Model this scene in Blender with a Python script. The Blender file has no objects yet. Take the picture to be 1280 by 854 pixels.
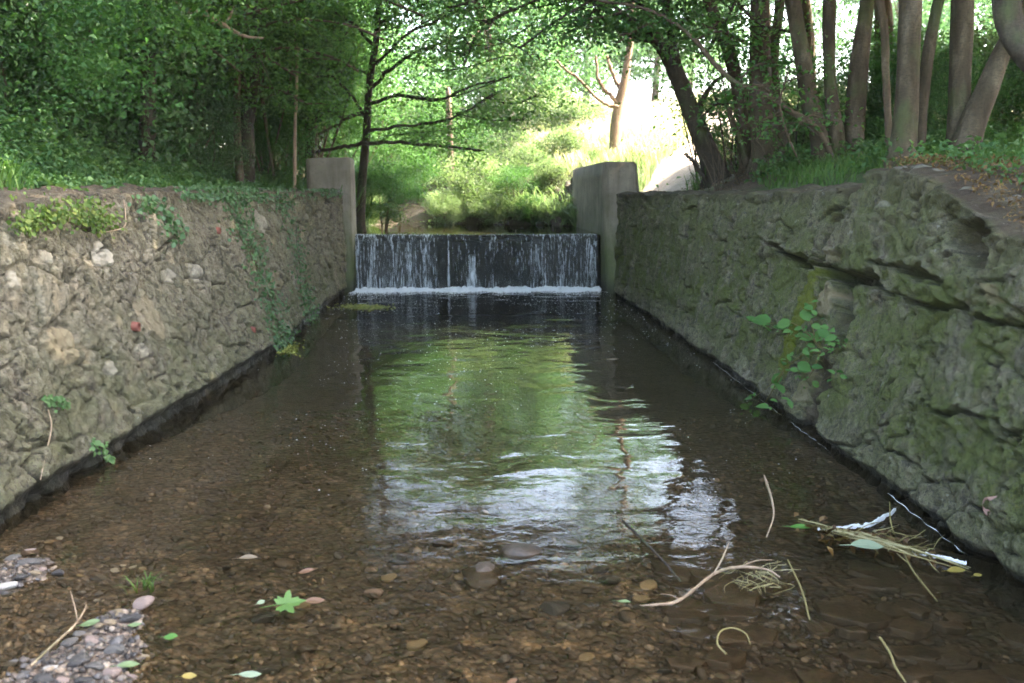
import bpy, math, random
import numpy as np
from mathutils import Vector, Matrix, Euler

R = np.random.default_rng(11)
random.seed(5)
scene = bpy.context.scene
HAZE = .0005
COL = scene.collection

# ------------------------------------------------------------------ camera
W, Hh, F = 1280.0, 854.0, 1150.0
CAMZ = 1.70
PITCH = math.atan(184 / F)
YAW = math.atan(44 / F * math.cos(PITCH))
cam_d = bpy.data.cameras.new('camera')
cam = bpy.data.objects.new('camera', cam_d)
COL.objects.link(cam)
cam.location = (0, 0, CAMZ)
cam.rotation_euler = (math.pi / 2 - PITCH, 0, -YAW)
cam_d.sensor_width = 36
cam_d.lens = 36 * F / W
cam_d.clip_start = 0.05
cam_d.clip_end = 2000
cam_d.dof.use_dof = True
cam_d.dof.focus_distance = 6.5
cam_d.dof.aperture_fstop = 2.6
scene.camera = cam
RM = np.array(cam.rotation_euler.to_matrix())


def ray(u, v):
    d = RM @ np.array([(u - W / 2) / F, -(v - Hh / 2) / F, -1.0])
    return d


def at_y(u, v, Y):
    d = ray(u, v)
    t = Y / d[1]
    return np.array([d[0] * t, Y, CAMZ + d[2] * t])


def at_z(u, v, z):
    d = ray(u, v)
    t = (z - CAMZ) / d[2]
    return np.array([d[0] * t, d[1] * t, z])


# ------------------------------------------------------------------ noise
def _hash(i, j, k):
    n = (i.astype(np.int64) * 374761393 + j.astype(np.int64) * 668265263 + k * 2147483647) & 0xFFFFFFFF
    n = ((n ^ (n >> 13)) * 1274126177) & 0xFFFFFFFF
    n = n ^ (n >> 16)
    return (n & 0xFFFFFF) / float(0xFFFFFF)


def vnoise(x, y, seed=0):
    x = np.asarray(x, float); y = np.asarray(y, float)
    xi = np.floor(x); yi = np.floor(y)
    fx = x - xi; fy = y - yi
    fx = fx * fx * (3 - 2 * fx); fy = fy * fy * (3 - 2 * fy)
    a = _hash(xi, yi, seed); b = _hash(xi + 1, yi, seed)
    c = _hash(xi, yi + 1, seed); d = _hash(xi + 1, yi + 1, seed)
    return (a * (1 - fx) + b * fx) * (1 - fy) + (c * (1 - fx) + d * fx) * fy


def fbm(x, y, seed=0, oct=4):
    s = 0; a = .5; t = 0
    for o in range(oct):
        s = s + a * vnoise(np.asarray(x) * 2 ** o + 7.3 * o, np.asarray(y) * 2 ** o + 3.1 * o, seed + o)
        t += a; a *= .5
    return s / t


def sstep(a, b, x):
    t = np.clip((np.asarray(x, float) - a) / (b - a), 0, 1)
    return t * t * (3 - 2 * t)


def voronoi(x, y, seed, jit=.85, tilt=False):
    """F1, F2 distances and a random value of the nearest cell"""
    x = np.asarray(x, float); y = np.asarray(y, float)
    xi = np.floor(x); yi = np.floor(y)
    f1 = np.full(x.shape, 9.); f2 = np.full(x.shape, 9.); cid = np.zeros(x.shape); tl = np.zeros(x.shape)
    for dx in (-1, 0, 1):
        for dy in (-1, 0, 1):
            cx = xi + dx; cy = yi + dy
            px = cx + .5 + jit * (_hash(cx, cy, seed) - .5)
            py = cy + .5 + jit * (_hash(cx, cy, seed + 1) - .5)
            d = np.hypot(px - x, py - y)
            m = d < f1
            f2 = np.where(m, f1, np.minimum(f2, d))
            cid = np.where(m, _hash(cx, cy, seed + 2), cid)
            tl = np.where(m, (x - px) * (_hash(cx, cy, seed + 3) - .5) + (y - py) * (_hash(cx, cy, seed + 4) - .5), tl)
            f1 = np.where(m, d, f1)
    return (f1, f2, cid, tl) if tilt else (f1, f2, cid)


# ------------------------------------------------------------------ mesh helpers
def tag(o, label=None, cat=None, group=None, kind=None):
    if label: o['label'] = label
    if cat: o['category'] = cat
    if group: o['group'] = group
    if kind: o['kind'] = kind
    return o


def empty(name, loc):
    o = bpy.data.objects.new(name, None)
    o.location = tuple(float(c) for c in loc)
    o.empty_display_size = .1
    COL.objects.link(o)
    return o


def mk(name, V, F_, mat, parent=None, smooth=True, attrs=None, origin=None, col=None):
    """faces: list of (n,k) index arrays (or one); vertices in world space"""
    V = np.asarray(V, float).reshape(-1, 3)
    if not isinstance(F_, list):
        F_ = [F_]
    F_ = [np.asarray(f, np.int64) for f in F_ if len(f)]
    off = np.zeros(3)
    if parent is not None:
        off = np.array(parent.location)
    elif origin is not None:
        off = np.asarray(origin, float)
    me = bpy.data.meshes.new(name)
    nf = sum(len(f) for f in F_); nl = sum(f.size for f in F_)
    me.vertices.add(len(V)); me.loops.add(nl); me.polygons.add(nf)
    me.vertices.foreach_set('co', (V - off).astype(np.float32).ravel())
    me.loops.foreach_set('vertex_index', np.concatenate([f.ravel() for f in F_]).astype(np.int32))
    tot = np.concatenate([np.full(len(f), f.shape[1]) for f in F_])
    st = np.concatenate([[0], np.cumsum(tot)[:-1]])
    me.polygons.foreach_set('loop_start', st.astype(np.int32))
    me.polygons.foreach_set('use_smooth', np.full(nf, smooth, bool))
    if attrs:
        for k, a in attrs.items():
            at = me.attributes.new(k, 'FLOAT', 'POINT')
            at.data.foreach_set('value', np.asarray(a, np.float32).ravel())
    if col is not None:
        at = me.attributes.new('col', 'FLOAT_COLOR', 'POINT')
        c4 = np.concatenate([np.asarray(col, np.float32), np.ones((len(V), 1), np.float32)], 1)
        at.data.foreach_set('color', c4.ravel())
    me.update(calc_edges=True)
    me.validate()
    for m in (mat if isinstance(mat, (list, tuple)) else [mat]):
        me.materials.append(m)
    o = bpy.data.objects.new(name, me)
    COL.objects.link(o)
    if parent is not None:
        o.parent = parent
    else:
        o.location = tuple(off)
    return o


class Acc:
    def __init__(s):
        s.V = []; s.Q = []; s.T = []; s.n = 0; s.A = []

    def add(s, V, Fs, a=0.):
        V = np.asarray(V, float)
        Fs = np.asarray(Fs, np.int64)
        if len(Fs):
            (s.Q if Fs.shape[1] == 4 else s.T).append(Fs + s.n)
        s.V.append(V); s.n += len(V)
        s.A.append(np.full(len(V), a) if np.isscalar(a) else np.asarray(a))

    def out(s):
        Fs = []
        if s.Q: Fs.append(np.concatenate(s.Q))
        if s.T: Fs.append(np.concatenate(s.T))
        return np.concatenate(s.V), Fs, np.concatenate(s.A)

    def build(s, name, mat, parent=None, smooth=True, origin=None):
        V, Fs, A = s.out()
        return mk(name, V, Fs, mat, parent, smooth, {'tint': A}, origin)


def grid_faces(nr, nc, base=0):
    i = np.arange((nr - 1) * (nc - 1))
    r = i // (nc - 1); c = i % (nc - 1)
    a = base + r * nc + c
    return np.stack([a, a + 1, a + nc + 1, a + nc], 1)


def spline(P, n):
    P = np.asarray(P, float)
    if len(P) == 2:
        t = np.linspace(0, 1, n)[:, None]
        return P[0] * (1 - t) + P[1] * t
    Q = np.vstack([2 * P[0] - P[1], P, 2 * P[-1] - P[-2]])
    out = []
    for t in np.linspace(0, len(P) - 1 - 1e-9, n):
        i = int(t); f = t - i
        p0, p1, p2, p3 = Q[i:i + 4]
        out.append(.5 * (2 * p1 + (p2 - p0) * f + (2 * p0 - 5 * p1 + 4 * p2 - p3) * f ** 2 + (3 * p1 - p0 - 3 * p2 + p3) * f ** 3))
    return np.array(out)


def tube(acc, P, rad, seg=8, n=None, rough=.06, a=0., seed=0, flare=0.):
    P = np.asarray(P, float)
    rad = np.asarray(rad, float) if not np.isscalar(rad) else np.full(len(P), rad)
    n = n or max(4, 4 * (len(P) - 1) + 1)
    PR = spline(np.concatenate([P, rad[:, None]], 1), n)
    p = PR[:, :3]; r = np.maximum(PR[:, 3], 1e-4)
    t = np.gradient(p, axis=0); t /= np.linalg.norm(t, axis=1)[:, None] + 1e-9
    ref = np.array([.3, 1, .1]) if abs(t[0][1]) < .8 else np.array([1., .2, .1])
    V = []
    th = np.linspace(0, 2 * np.pi, seg, endpoint=False)
    L = np.concatenate([[0], np.cumsum(np.linalg.norm(np.diff(p, axis=0), axis=1))])
    for i in range(n):
        s = np.cross(t[i], ref); s /= np.linalg.norm(s)
        b = np.cross(s, t[i])
        rr = r[i] * (1 + rough * 2 * (vnoise(th * 1.2 + 11 * seed, np.full(seg, L[i] / (r[0] * 3 + 1e-6)), seed) - .5)
                     + flare * np.maximum(0, 1 - L[i] / (2.8 * r[0])) ** 2 * (.6 + .7 * np.cos(th * 4 + seed)))
        V.append(p[i] + np.cos(th)[:, None] * s * rr[:, None] + np.sin(th)[:, None] * b * rr[:, None])
    V = np.concatenate(V)
    i = np.arange((n - 1) * seg); q = i // seg; c = i % seg
    Fq = np.stack([q * seg + c, q * seg + (c + 1) % seg, (q + 1) * seg + (c + 1) % seg, (q + 1) * seg + c], 1)
    m = len(V)
    V = np.vstack([V, p[-1] + t[-1] * r[-1] * .5])
    tip = np.stack([(n - 1) * seg + np.arange(seg), (n - 1) * seg + (np.arange(seg) + 1) % seg, np.full(seg, m)], 1)
    base_n = acc.n
    acc.add(V, Fq, a)
    acc.T.append(tip + base_n)


def px(pts, Y):
    """pixel polyline (u,v,width) at depths Y -> points, radii"""
    Ys = np.interp(np.linspace(0, 1, len(pts)), np.linspace(0, 1, len(Y)), Y) if not np.isscalar(Y) else np.full(len(pts), Y)
    P = np.array([at_y(u, v, y) for (u, v, w), y in zip(pts, Ys)])
    r = np.array([.39 * w * y / F for (u, v, w), y in zip(pts, Ys)])
    return P, r


def unit(v):
    return v / (np.linalg.norm(v, axis=-1, keepdims=True) + 1e-9)


def leaves(acc, P, size, up=1.0, aspect=.5, tint=.5, droop=.2, fold=.18, rng=R, direction=None, jit=.3):
    """folded diamond leaves, one quad each"""
    P = np.asarray(P, float); n = len(P)
    if n == 0: return
    N = rng.normal(size=(n, 3)); N[:, 2] = np.abs(N[:, 2]) * .6 + up; N = unit(N)
    D = rng.normal(size=(n, 3)) if direction is None else np.asarray(direction) + rng.normal(size=(n, 3)) * .5
    D[:, 2] -= droop
    D = unit(D - N * np.sum(D * N, 1)[:, None])
    S = np.cross(N, D)
    L = (np.asarray(size) * (1 + jit * rng.uniform(-1, 1, n)))[:, None]
    w = L * aspect * .5
    V = np.stack([P, P + D * L * .45 + S * w + N * L * fold, P + D * L - N * L * .12, P + D * L * .45 - S * w + N * L * fold], 1).reshape(-1, 3)
    Fq = np.arange(4 * n).reshape(n, 4)
    tt = np.clip(np.asarray(tint) + rng.normal(0, .13, n), 0, 1)
    acc.add(V, Fq, np.repeat(tt, 4))


def leaves8(acc, P, size, normal, direction, aspect=.7, tint=.5, rng=R):
    """rounder leaf of six faces with midrib fold and pointed tip, for plants seen close"""
    P = np.asarray(P, float).reshape(-1, 3); n = len(P)
    N = unit(np.asarray(normal, float).reshape(-1, 3) * np.ones((n, 1)) + rng.normal(size=(n, 3)) * .25)
    D = np.asarray(direction, float).reshape(-1, 3) * np.ones((n, 1)) + rng.normal(size=(n, 3)) * .25
    D = unit(D - N * np.sum(D * N, 1)[:, None]); S = np.cross(N, D)
    L = (np.asarray(size) * np.ones(n))[:, None]; w = L * aspect * .5
    prof = [(0, 0, 0), (.22, .8, .0), (.5, 1, .02), (.78, .6, -.02), (1, 0, -.12)]
    mid = [P + D * L * f + N * L * (z - .05 * math.sin(f * 3)) for f, s, z in prof]
    lf = [P + D * L * f + S * w * s + N * L * (z + .07 * s) for f, s, z in prof]
    rt = [P + D * L * f - S * w * s + N * L * (z + .07 * s) for f, s, z in prof]
    V = np.stack(mid + lf[1:4] + rt[1:4], 1).reshape(-1, 3)   # 11 per leaf
    b = (np.arange(n) * 11)[:, None]
    Q = np.concatenate([b + np.array(q) for q in ([1, 2, 6, 5], [2, 3, 7, 6], [2, 1, 8, 9], [3, 2, 9, 10])])
    T = np.concatenate([b + np.array(q) for q in ([0, 1, 5], [3, 4, 7], [1, 0, 8], [4, 3, 10])])
    tt = np.clip(np.asarray(tint) + rng.normal(0, .1, n), 0, 1)
    k = acc.n
    acc.add(V, Q, np.repeat(tt, 11)); acc.T.append(T + k)


def blades(acc, P, h, w=.008, lean=.5, tint=.5, rng=R, dirbias=None):
    """grass blades: tapering, bent over, 2 quads and a tip"""
    P = np.asarray(P, float); n = len(P)
    if n == 0: return
    a = rng.uniform(0, 2 * np.pi, n)
    D = np.stack([np.cos(a), np.sin(a), 0 * a], 1)
    if dirbias is not None: D = unit(D + dirbias)
    S = np.stack([-D[:, 1], D[:, 0], 0 * a], 1)
    h = (np.asarray(h) * rng.uniform(.55, 1.15, n))[:, None]
    l = h * lean * rng.uniform(.3, 1.3, n)[:, None]
    w = np.asarray(w) * np.ones((n, 1)) if np.isscalar(w) else np.asarray(w)[:, None]
    Z = np.array([0, 0, 1.])
    p1 = P + Z * h * .5 + D * l * .25; p2 = P + Z * h * .85 + D * l * .65; p3 = P + Z * h * (.98 - .15 * lean) + D * l * 1.1
    V = np.stack([P - S * w, P + S * w, p1 - S * w * .9, p1 + S * w * .9, p2 - S * w * .6, p2 + S * w * .6, p3], 1).reshape(-1, 3)
    b = (np.arange(n) * 7)[:, None]
    Q = np.concatenate([b + np.array([0, 1, 3, 2]), b + np.array([2, 3, 5, 4])])
    T = b + np.array([4, 5, 6])
    tt = np.clip(np.asarray(tint) + rng.normal(0, .15, n), 0, 1)
    k = acc.n
    acc.add(V, Q, np.repeat(tt, 7)); acc.T.append(T + k)


# ------------------------------------------------------------------ materials
class NT:
    def __init__(s, name):
        s.m = bpy.data.materials.new(name); s.m.use_nodes = True
        s.t = s.m.node_tree; s.t.nodes.clear()
        s.o = s.t.nodes.new('ShaderNodeOutputMaterial')

    def n(s, typ, **kw):
        nd = s.t.nodes.new('ShaderNode' + typ)
        for k, v in kw.items():
            if k.startswith('i_'):
                key = k[2:]
                key = int(key) if key.isdigit() else key.replace('_', ' ')
                nd.inputs[key].default_value = v
            else:
                setattr(nd, k, v)
        return nd

    def l(s, a, b):
        s.t.links.new(a, b)

    def ramp(s, fac, stops):
        r = s.n('ValToRGB')
        el = r.color_ramp.elements
        while len(el) < len(stops): el.new(.5)
        for e, (p, c) in zip(el, stops):
            e.position = p
            e.color = (c, c, c, 1) if np.isscalar(c) else (*c, 1)
        s.l(fac, r.inputs[0])
        return r.outputs[0]

    def noise(s, vec, scale, detail=4, rough=.6, dist=0):
        nd = s.n('TexNoise'); nd.inputs['Scale'].default_value = scale
        nd.inputs['Detail'].default_value = detail; nd.inputs['Roughness'].default_value = rough
        nd.inputs['Distortion'].default_value = dist
        if vec is not None: s.l(vec, nd.inputs['Vector'])
        return nd.outputs['Fac']

    def pos(s, sc=(1, 1, 1), obj=False):
        if obj:
            src = s.n('TexCoord').outputs['Object']
        else:
            src = s.n('NewGeometry').outputs['Position']
        mp = s.n('Mapping'); mp.inputs['Scale'].default_value = sc
        s.l(src, mp.inputs['Vector'])
        return mp.outputs[0]

    def attr(s, name):
        a = s.n('Attribute'); a.attribute_name = name
        return a

    def mix(s, fac, a, b, mode='MIX'):
        m = s.n('MixRGB'); m.blend_type = mode
        for k, x in enumerate((fac, a, b)):
            if hasattr(x, 'links'): s.l(x, m.inputs[k])
            elif k == 0: m.inputs[0].default_value = x
            else: m.inputs[k].default_value = (x, x, x, 1) if np.isscalar(x) else (*x, 1)
        return m.outputs[0]

    def math(s, op, a, b=0, c=0):
        m = s.n('Math'); m.operation = op
        for k, x in enumerate((a, b, c)):
            if hasattr(x, 'links'): s.l(x, m.inputs[k])
            else: m.inputs[k].default_value = x
        return m.outputs[0]

    def bump(s, h, strength, dist, nrm=None):
        b = s.n('Bump'); b.inputs['Strength'].default_value = strength; b.inputs['Distance'].default_value = dist
        s.l(h, b.inputs['Height'])
        if nrm is not None: s.l(nrm, b.inputs['Normal'])
        return b.outputs[0]

    def bsdf(s, color, rough=.8, nrm=None, spec=.3):
        b = s.n('BsdfPrincipled')
        for key, x in (('Base Color', color), ('Roughness', rough)):
            if hasattr(x, 'links'): s.l(x, b.inputs[key])
            elif key == 'Base Color': b.inputs[key].default_value = (*x, 1)
            else: b.inputs[key].default_value = x
        b.inputs['Specular IOR Level'].default_value = spec
        if nrm is not None: s.l(nrm, b.inputs['Normal'])
        return b.outputs[0]

    def fin(s, sh):
        s.l(sh, s.o.inputs[0]); return s.m


def leaf_mat(name, dark, mid, light, trans=.4, spec=.15, rough=.55):
    t = NT(name)
    a = t.attr('tint').outputs['Fac']
    c = t.ramp(a, [(0, dark), (.5, mid), (1, light)])
    tc = t.mix(1, c, (1.05, 1.3, .65), 'MULTIPLY')
    b = t.bsdf(c, rough, None, spec)
    tr = t.n('BsdfTranslucent'); t.l(tc, tr.inputs['Color'])
    m = t.n('MixShader'); m.inputs[0].default_value = trans
    t.l(b, m.inputs[1]); t.l(tr.outputs[0], m.inputs[2])
    return t.fin(m.outputs[0])


M = {}
M['leaf_wood'] = leaf_mat('woodland_leaf', (.026, .068, .026), (.055, .13, .042), (.105, .20, .068))
M['leaf_ivy'] = leaf_mat('ivy_leaf', (.026, .062, .024), (.054, .112, .042), (.105, .18, .07), .22, .35, .45)
M['leaf_bright'] = leaf_mat('fresh_leaf', (.035, .10, .03), (.065, .16, .05), (.12, .24, .085), .5)
M['leaf_sun'] = leaf_mat('pale_spring_leaf', (.06, .13, .045), (.11, .21, .075), (.17, .28, .11), .55)
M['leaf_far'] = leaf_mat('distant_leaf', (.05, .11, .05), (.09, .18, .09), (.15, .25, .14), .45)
M['leaf_nettle'] = leaf_mat('nettle_leaf', (.037, .09, .034), (.075, .15, .058), (.15, .24, .105), .4)
M['leaf_yellow'] = leaf_mat('yellowing_leaf', (.03, .07, .02), (.09, .14, .035), (.24, .23, .06), .3)
M['leaf_bramble'] = leaf_mat('bramble_leaf', (.04, .10, .028), (.07, .155, .042), (.12, .22, .07), .35, .12)
M['seed'] = leaf_mat('brown_seed_key', (.07, .04, .02), (.13, .075, .035), (.19, .12, .05), .3)
M['grass'] = leaf_mat('grass_blade', (.03, .075, .018), (.06, .13, .03), (.13, .20, .05), .35, .25)
M['straw'] = leaf_mat('dry_grass', (.26, .25, .14), (.44, .40, .28), (.55, .50, .38), .35, .2)
M['shrub_pale'] = leaf_mat('pale_shrub_leaf', (.09, .14, .065), (.165, .22, .12), (.26, .32, .19), .42)


def bark_mat(name, dark, mid, pale, stretch=.25, scale=9):
    t = NT(name)
    v = t.pos((1, 1, stretch))
    n1 = t.noise(v, scale, 6, .65, .4)
    n2 = t.noise(t.pos((1, 1, 1)), 1.7, 3)
    n3 = t.noise(t.pos((1, 1, 2.2)), 30, 4, .7)
    f = t.math('ADD', t.math('MULTIPLY', n1, .6), t.math('MULTIPLY', n2, .4))
    c = t.ramp(f, [(.34, dark), (.52, mid), (.68, pale)])
    c = t.mix(t.ramp(n3, [(.35, .6), (.55, 0)]), c, dark)
    moss = t.ramp(t.noise(t.pos((1, 1, .6)), 2.6, 5), [(.54, 0), (.68, .55)])
    c = t.mix(moss, c, (.06, .085, .03))
    h = t.math('ADD', n1, t.math('MULTIPLY', n3, .35))
    return t.fin(t.bsdf(c, .9, t.bump(h, .8, .02), .15))


M['bark_pale'] = bark_mat('smooth_grey_bark', (.028, .021, .014), (.068, .052, .034), (.15, .125, .09), .35, 7)
M['bark_dark'] = bark_mat('dark_rough_bark', (.022, .018, .013), (.05, .04, .03), (.09, .075, .055), .3, 14)
M['bark_brown'] = bark_mat('brown_bark', (.05, .036, .025), (.10, .075, .05), (.16, .125, .09), .3, 10)
M['bark_far'] = bark_mat('pale_pinkish_bark', (.16, .11, .08), (.27, .19, .14), (.36, .27, .2), .4, 8)  # paler, pinkish tone for the far trunks
M['twig'] = bark_mat('dead_twig', (.16, .11, .075), (.30, .22, .15), (.42, .33, .24), .3, 20)


def wall_mat(name, greener, k=1.0):
    t = NT(name)
    tint = t.attr('tint').outputs['Fac']; edge = t.attr('edge').outputs['Fac']
    pale = t.attr('pale').outputs['Fac']; wet = t.attr('wet').outputs['Fac']
    moss = t.attr('moss').outputs['Fac']; ochre = t.attr('ochre').outputs['Fac']
    P1 = t.pos((1, 1, 1))
    n1 = t.noise(P1, 3.2, 8, .7)
    n2 = t.noise(P1, 17, 8, .72)
    n3 = t.noise(P1, 80, 5, .7)
    ns = t.noise(t.pos((1, 3.0, .45)), 3.5, 6, .65)
    c = t.ramp(tint, [(.1, (.085, .072, .053)), (.4, (.165, .14, .105)), (.7, (.225, .192, .145)), (.95, (.32, .28, .22))])
    c = t.mix(t.math('MULTIPLY', t.ramp(edge, [(.0, 1), (.6, 0)]), .8), c, (.045, .040, .031))
    c = t.mix(t.ramp(n2, [(.38, .85), (.50, 0)]), c, (.04, .037, .029))
    c = t.mix(t.ramp(n2, [(.52, 0), (.66, .75)]), c, (.36, .325, .265))
    c = t.mix(t.ramp(ns, [(.5, 0), (.66, .45)]), c, (.07, .065, .048))
    gm = t.math('MULTIPLY', t.ramp(t.math('ADD', t.math('MULTIPLY', n1, .65), t.math('MULTIPLY', n2, .35)), [(.38, 0), (.54, 1)]), moss)
    c = t.mix(gm, c, greener)
    c = t.mix(t.ramp(n3, [(.34, .75), (.5, 0)]), c, (.03, .028, .022))
    c = t.mix(pale, c, t.mix(n2, (.34, .30, .24), (.56, .52, .45)))
    c = t.mix(ochre, c, t.mix(n2, (.20, .155, .09), (.36, .30, .20)))
    c = t.mix(t.math('MULTIPLY', t.attr('crev').outputs['Fac'], .8), c, (.022, .019, .015))
    bm = t.attr('bright').outputs['Fac']
    c = t.mix(t.math('MULTIPLY', bm, t.ramp(n2, [(.3, .4), (.5, 1)])), c, t.mix(n3, (.055, .072, .010), (.15, .165, .026)))
    soil = t.attr('soil').outputs['Fac']
    c = t.mix(t.math('MULTIPLY', soil, t.ramp(n1, [(.3, .5), (.55, 1)])), c, t.mix(n2, (.028, .020, .014), (.085, .062, .044)))
    lich = t.ramp(t.noise(t.pos((1.3, 1.1, 1)), 9, 3, .8), [(.66, 0), (.72, .75)])
    c = t.mix(t.math('MULTIPLY', lich, .5), c, (.40, .40, .35))
    c = t.mix(t.math('MULTIPLY', wet, .85), c, (.016, .015, .013))  # damp wall foot, and shade painted into the cracks
    c = t.mix(1, c, (k, k * .98, k * .955), 'MULTIPLY')
    h = t.math('ADD', t.math('MULTIPLY', n2, .7), t.math('MULTIPLY', n3, .3))
    r = t.math('SUBTRACT', .92, t.math('MULTIPLY', wet, .45))
    return t.fin(t.bsdf(c, r, t.bump(h, 1.0, .05), .2))


M['wall_l'] = wall_mat('rubble_stone', (.115, .118, .062), 1.02)
M['wall_r'] = wall_mat('mossy_rubble_stone', (.092, .108, .034), .88)


def simple(name, c1, c2, scale=12, rough=.85, bump=.4, dist=.01, spec=.25, obj=False):
    t = NT(name)
    v = t.pos((1, 1, 1), obj)
    n = t.noise(v, scale, 6, .65)
    n2 = t.noise(v, scale * 5, 4, .65)
    f = t.math('ADD', t.math('MULTIPLY', n, .65), t.math('MULTIPLY', n2, .35))
    c = t.ramp(f, [(.35, c1), (.65, c2)])
    return t.fin(t.bsdf(c, rough, t.bump(f, bump, dist), spec))


def concrete_mat():
    t = NT('weathered_concrete')
    n = t.noise(t.pos((1, 1, 1)), 2.2, 6, .65)
    n2 = t.noise(t.pos((1, 1, 1)), 26, 6, .7)
    ns = t.noise(t.pos((4, 4, .5)), 2.4, 5, .6)
    c = t.ramp(n, [(.3, (.16, .135, .105)), (.7, (.27, .235, .19))])
    c = t.mix(t.ramp(ns, [(.48, 0), (.7, .55)]), c, (.10, .085, .06))
    sx = t.n('SeparateXYZ'); t.l(t.pos(), sx.inputs[0])
    g = t.ramp(t.math('ADD', sx.outputs[2], t.math('MULTIPLY', n, .9)), [(.0, 1), (1.0, 0)])
    gz = t.n('MapRange'); gz.inputs['From Min'].default_value = 1.7; gz.inputs['From Max'].default_value = .6
    t.l(t.math('ADD', sx.outputs[2], t.math('MULTIPLY', t.math('SUBTRACT', n, .5), 1.2)), gz.inputs[0])
    c = t.mix(t.math('MULTIPLY', gz.outputs[0], .8), c, (.07, .095, .03))
    wz = t.n('MapRange'); wz.inputs['From Min'].default_value = .3; wz.inputs['From Max'].default_value = .06
    t.l(sx.outputs[2], wz.inputs[0])
    c = t.mix(t.math('MULTIPLY', wz.outputs[0], .7), c, (.03, .03, .025))
    c = t.mix(t.ramp(n2, [(.3, .5), (.45, 0)]), c, (.08, .07, .055))
    return t.fin(t.bsdf(c, .9, t.bump(n2, .5, .02), .2))


M['concrete'] = concrete_mat()
M['weir'] = simple('wet_black_stone', (.006, .006, .004), (.028, .024, .014), 7, .6, .8, .03, .2)


def water_mat(name, tint, ripple, sx, sy, amp, bright_gap=None):
    t = NT(name)
    v = t.pos((sx, sy, 1))
    n1 = t.noise(v, 1.0, 2, .45, .6)
    n2 = t.noise(t.pos((sx * 3.1, sy * 2.6, 1)), 1.0, 2, .5, .3)
    n3 = t.noise(t.pos((14, 22, 1)), 1.0, 3, .5)
    sep = t.n('SeparateXYZ'); t.l(t.pos(), sep.inputs[0])
    near_weir = t.n('MapRange'); near_weir.inputs['From Min'].default_value = 7; near_weir.inputs['From Max'].default_value = 16.5
    near_weir.inputs['To Min'].default_value = .10; near_weir.inputs['To Max'].default_value = ripple
    t.l(sep.outputs[1], near_weir.inputs[0])
    far = t.n('MapRange'); far.inputs['From Min'].default_value = 5; far.inputs['From Max'].default_value = 15
    far.inputs['To Min'].default_value = .75; far.inputs['To Max'].default_value = 1.7
    t.l(sep.outputs[1], far.inputs[0])
    h = t.math('ADD', t.math('MULTIPLY', n1, .75), t.math('MULTIPLY', n2, .11))
    h = t.math('ADD', t.math('MULTIPLY', h, far.outputs[0]), t.math('MULTIPLY', t.math('MULTIPLY', n3, .25), near_weir.outputs[0]))
    rif = t.n('MapRange'); rif.inputs['From Min'].default_value = 5.6; rif.inputs['From Max'].default_value = 3.6; rif.inputs['To Max'].default_value = .16
    t.l(sep.outputs[1], rif.inputs[0])
    n4 = t.noise(t.pos((6.5, 8, 1)), 1.0, 3, .55, .6)
    h = t.math('ADD', h, t.math('MULTIPLY', t.math('MULTIPLY', n4, rif.outputs[0]), 1.6))
    b = t.bump(h, 1.0, amp)
    fr = t.n('Fresnel'); fr.inputs['IOR'].default_value = 1.333; t.l(b, fr.inputs['Normal'])
    tr = t.n('BsdfTransparent'); tr.inputs['Color'].default_value = (*tint, 1)
    gl = t.n('BsdfGlossy'); gl.inputs['Roughness'].default_value = .015; t.l(b, gl.inputs['Normal'])
    bf = t.n('NewGeometry').outputs['Backfacing']
    m = t.n('MixShader'); t.l(t.math('MULTIPLY', fr.outputs[0], t.math('SUBTRACT', 1, bf)), m.inputs[0]); t.l(tr.outputs[0], m.inputs[1]); t.l(gl.outputs[0], m.inputs[2])
    return t.fin(m.outputs[0])


M['water'] = water_mat('stream_water', (.68, .62, .51), .35, 1.6, 2.1, .017)
M['water_up'] = water_mat('upstream_water', (.6, .6, .42), .2, 1.2, 1.6, .004)


def fall_mat():
    t = NT('falling_water')
    fine = t.noise(t.pos((52, 52, .8)), 1.0, 4, .6, .0)
    coarse = t.noise(t.pos((5.5, 5.5, .35)), 1.0, 3, .55)
    spark = t.noise(t.pos((60, 60, 9)), 1.0, 3, .6)
    sep = t.n('SeparateXYZ'); t.l(t.pos(), sep.inputs[0])
    band = t.attr('band').outputs['Fac']
    m0 = t.math('ADD', t.math('MULTIPLY', fine, .72), t.math('MULTIPLY', coarse, .28))
    m0 = t.math('ADD', m0, t.math('MULTIPLY', t.math('SUBTRACT', spark, .5), .22))
    m0 = t.math('ADD', m0, t.math('MULTIPLY', t.math('SUBTRACT', band, .5), .30))
    a = t.ramp(m0, [(.50, .0), (.58, .24), (.71, .92)])
    b = t.bsdf((.70, .74, .78), .5, t.bump(fine, .6, .03), .25)
    tl = t.n('BsdfTranslucent'); tl.inputs[0].default_value = (.6, .66, .72, 1)
    mm = t.n('MixShader'); mm.inputs[0].default_value = .35; t.l(b, mm.inputs[1]); t.l(tl.outputs[0], mm.inputs[2])
    tr = t.n('BsdfTransparent'); tr.inputs[0].default_value = (.9, .92, .93, 1)
    m = t.n('MixShader'); t.l(a, m.inputs[0]); t.l(tr.outputs[0], m.inputs[1]); t.l(mm.outputs[0], m.inputs[2])
    return t.fin(m.outputs[0])


M['fall'] = fall_mat()
M['foam'] = simple('white_foam', (.62, .64, .66), (.85, .86, .87), 40, .6, .3, .005, .3)


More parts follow.
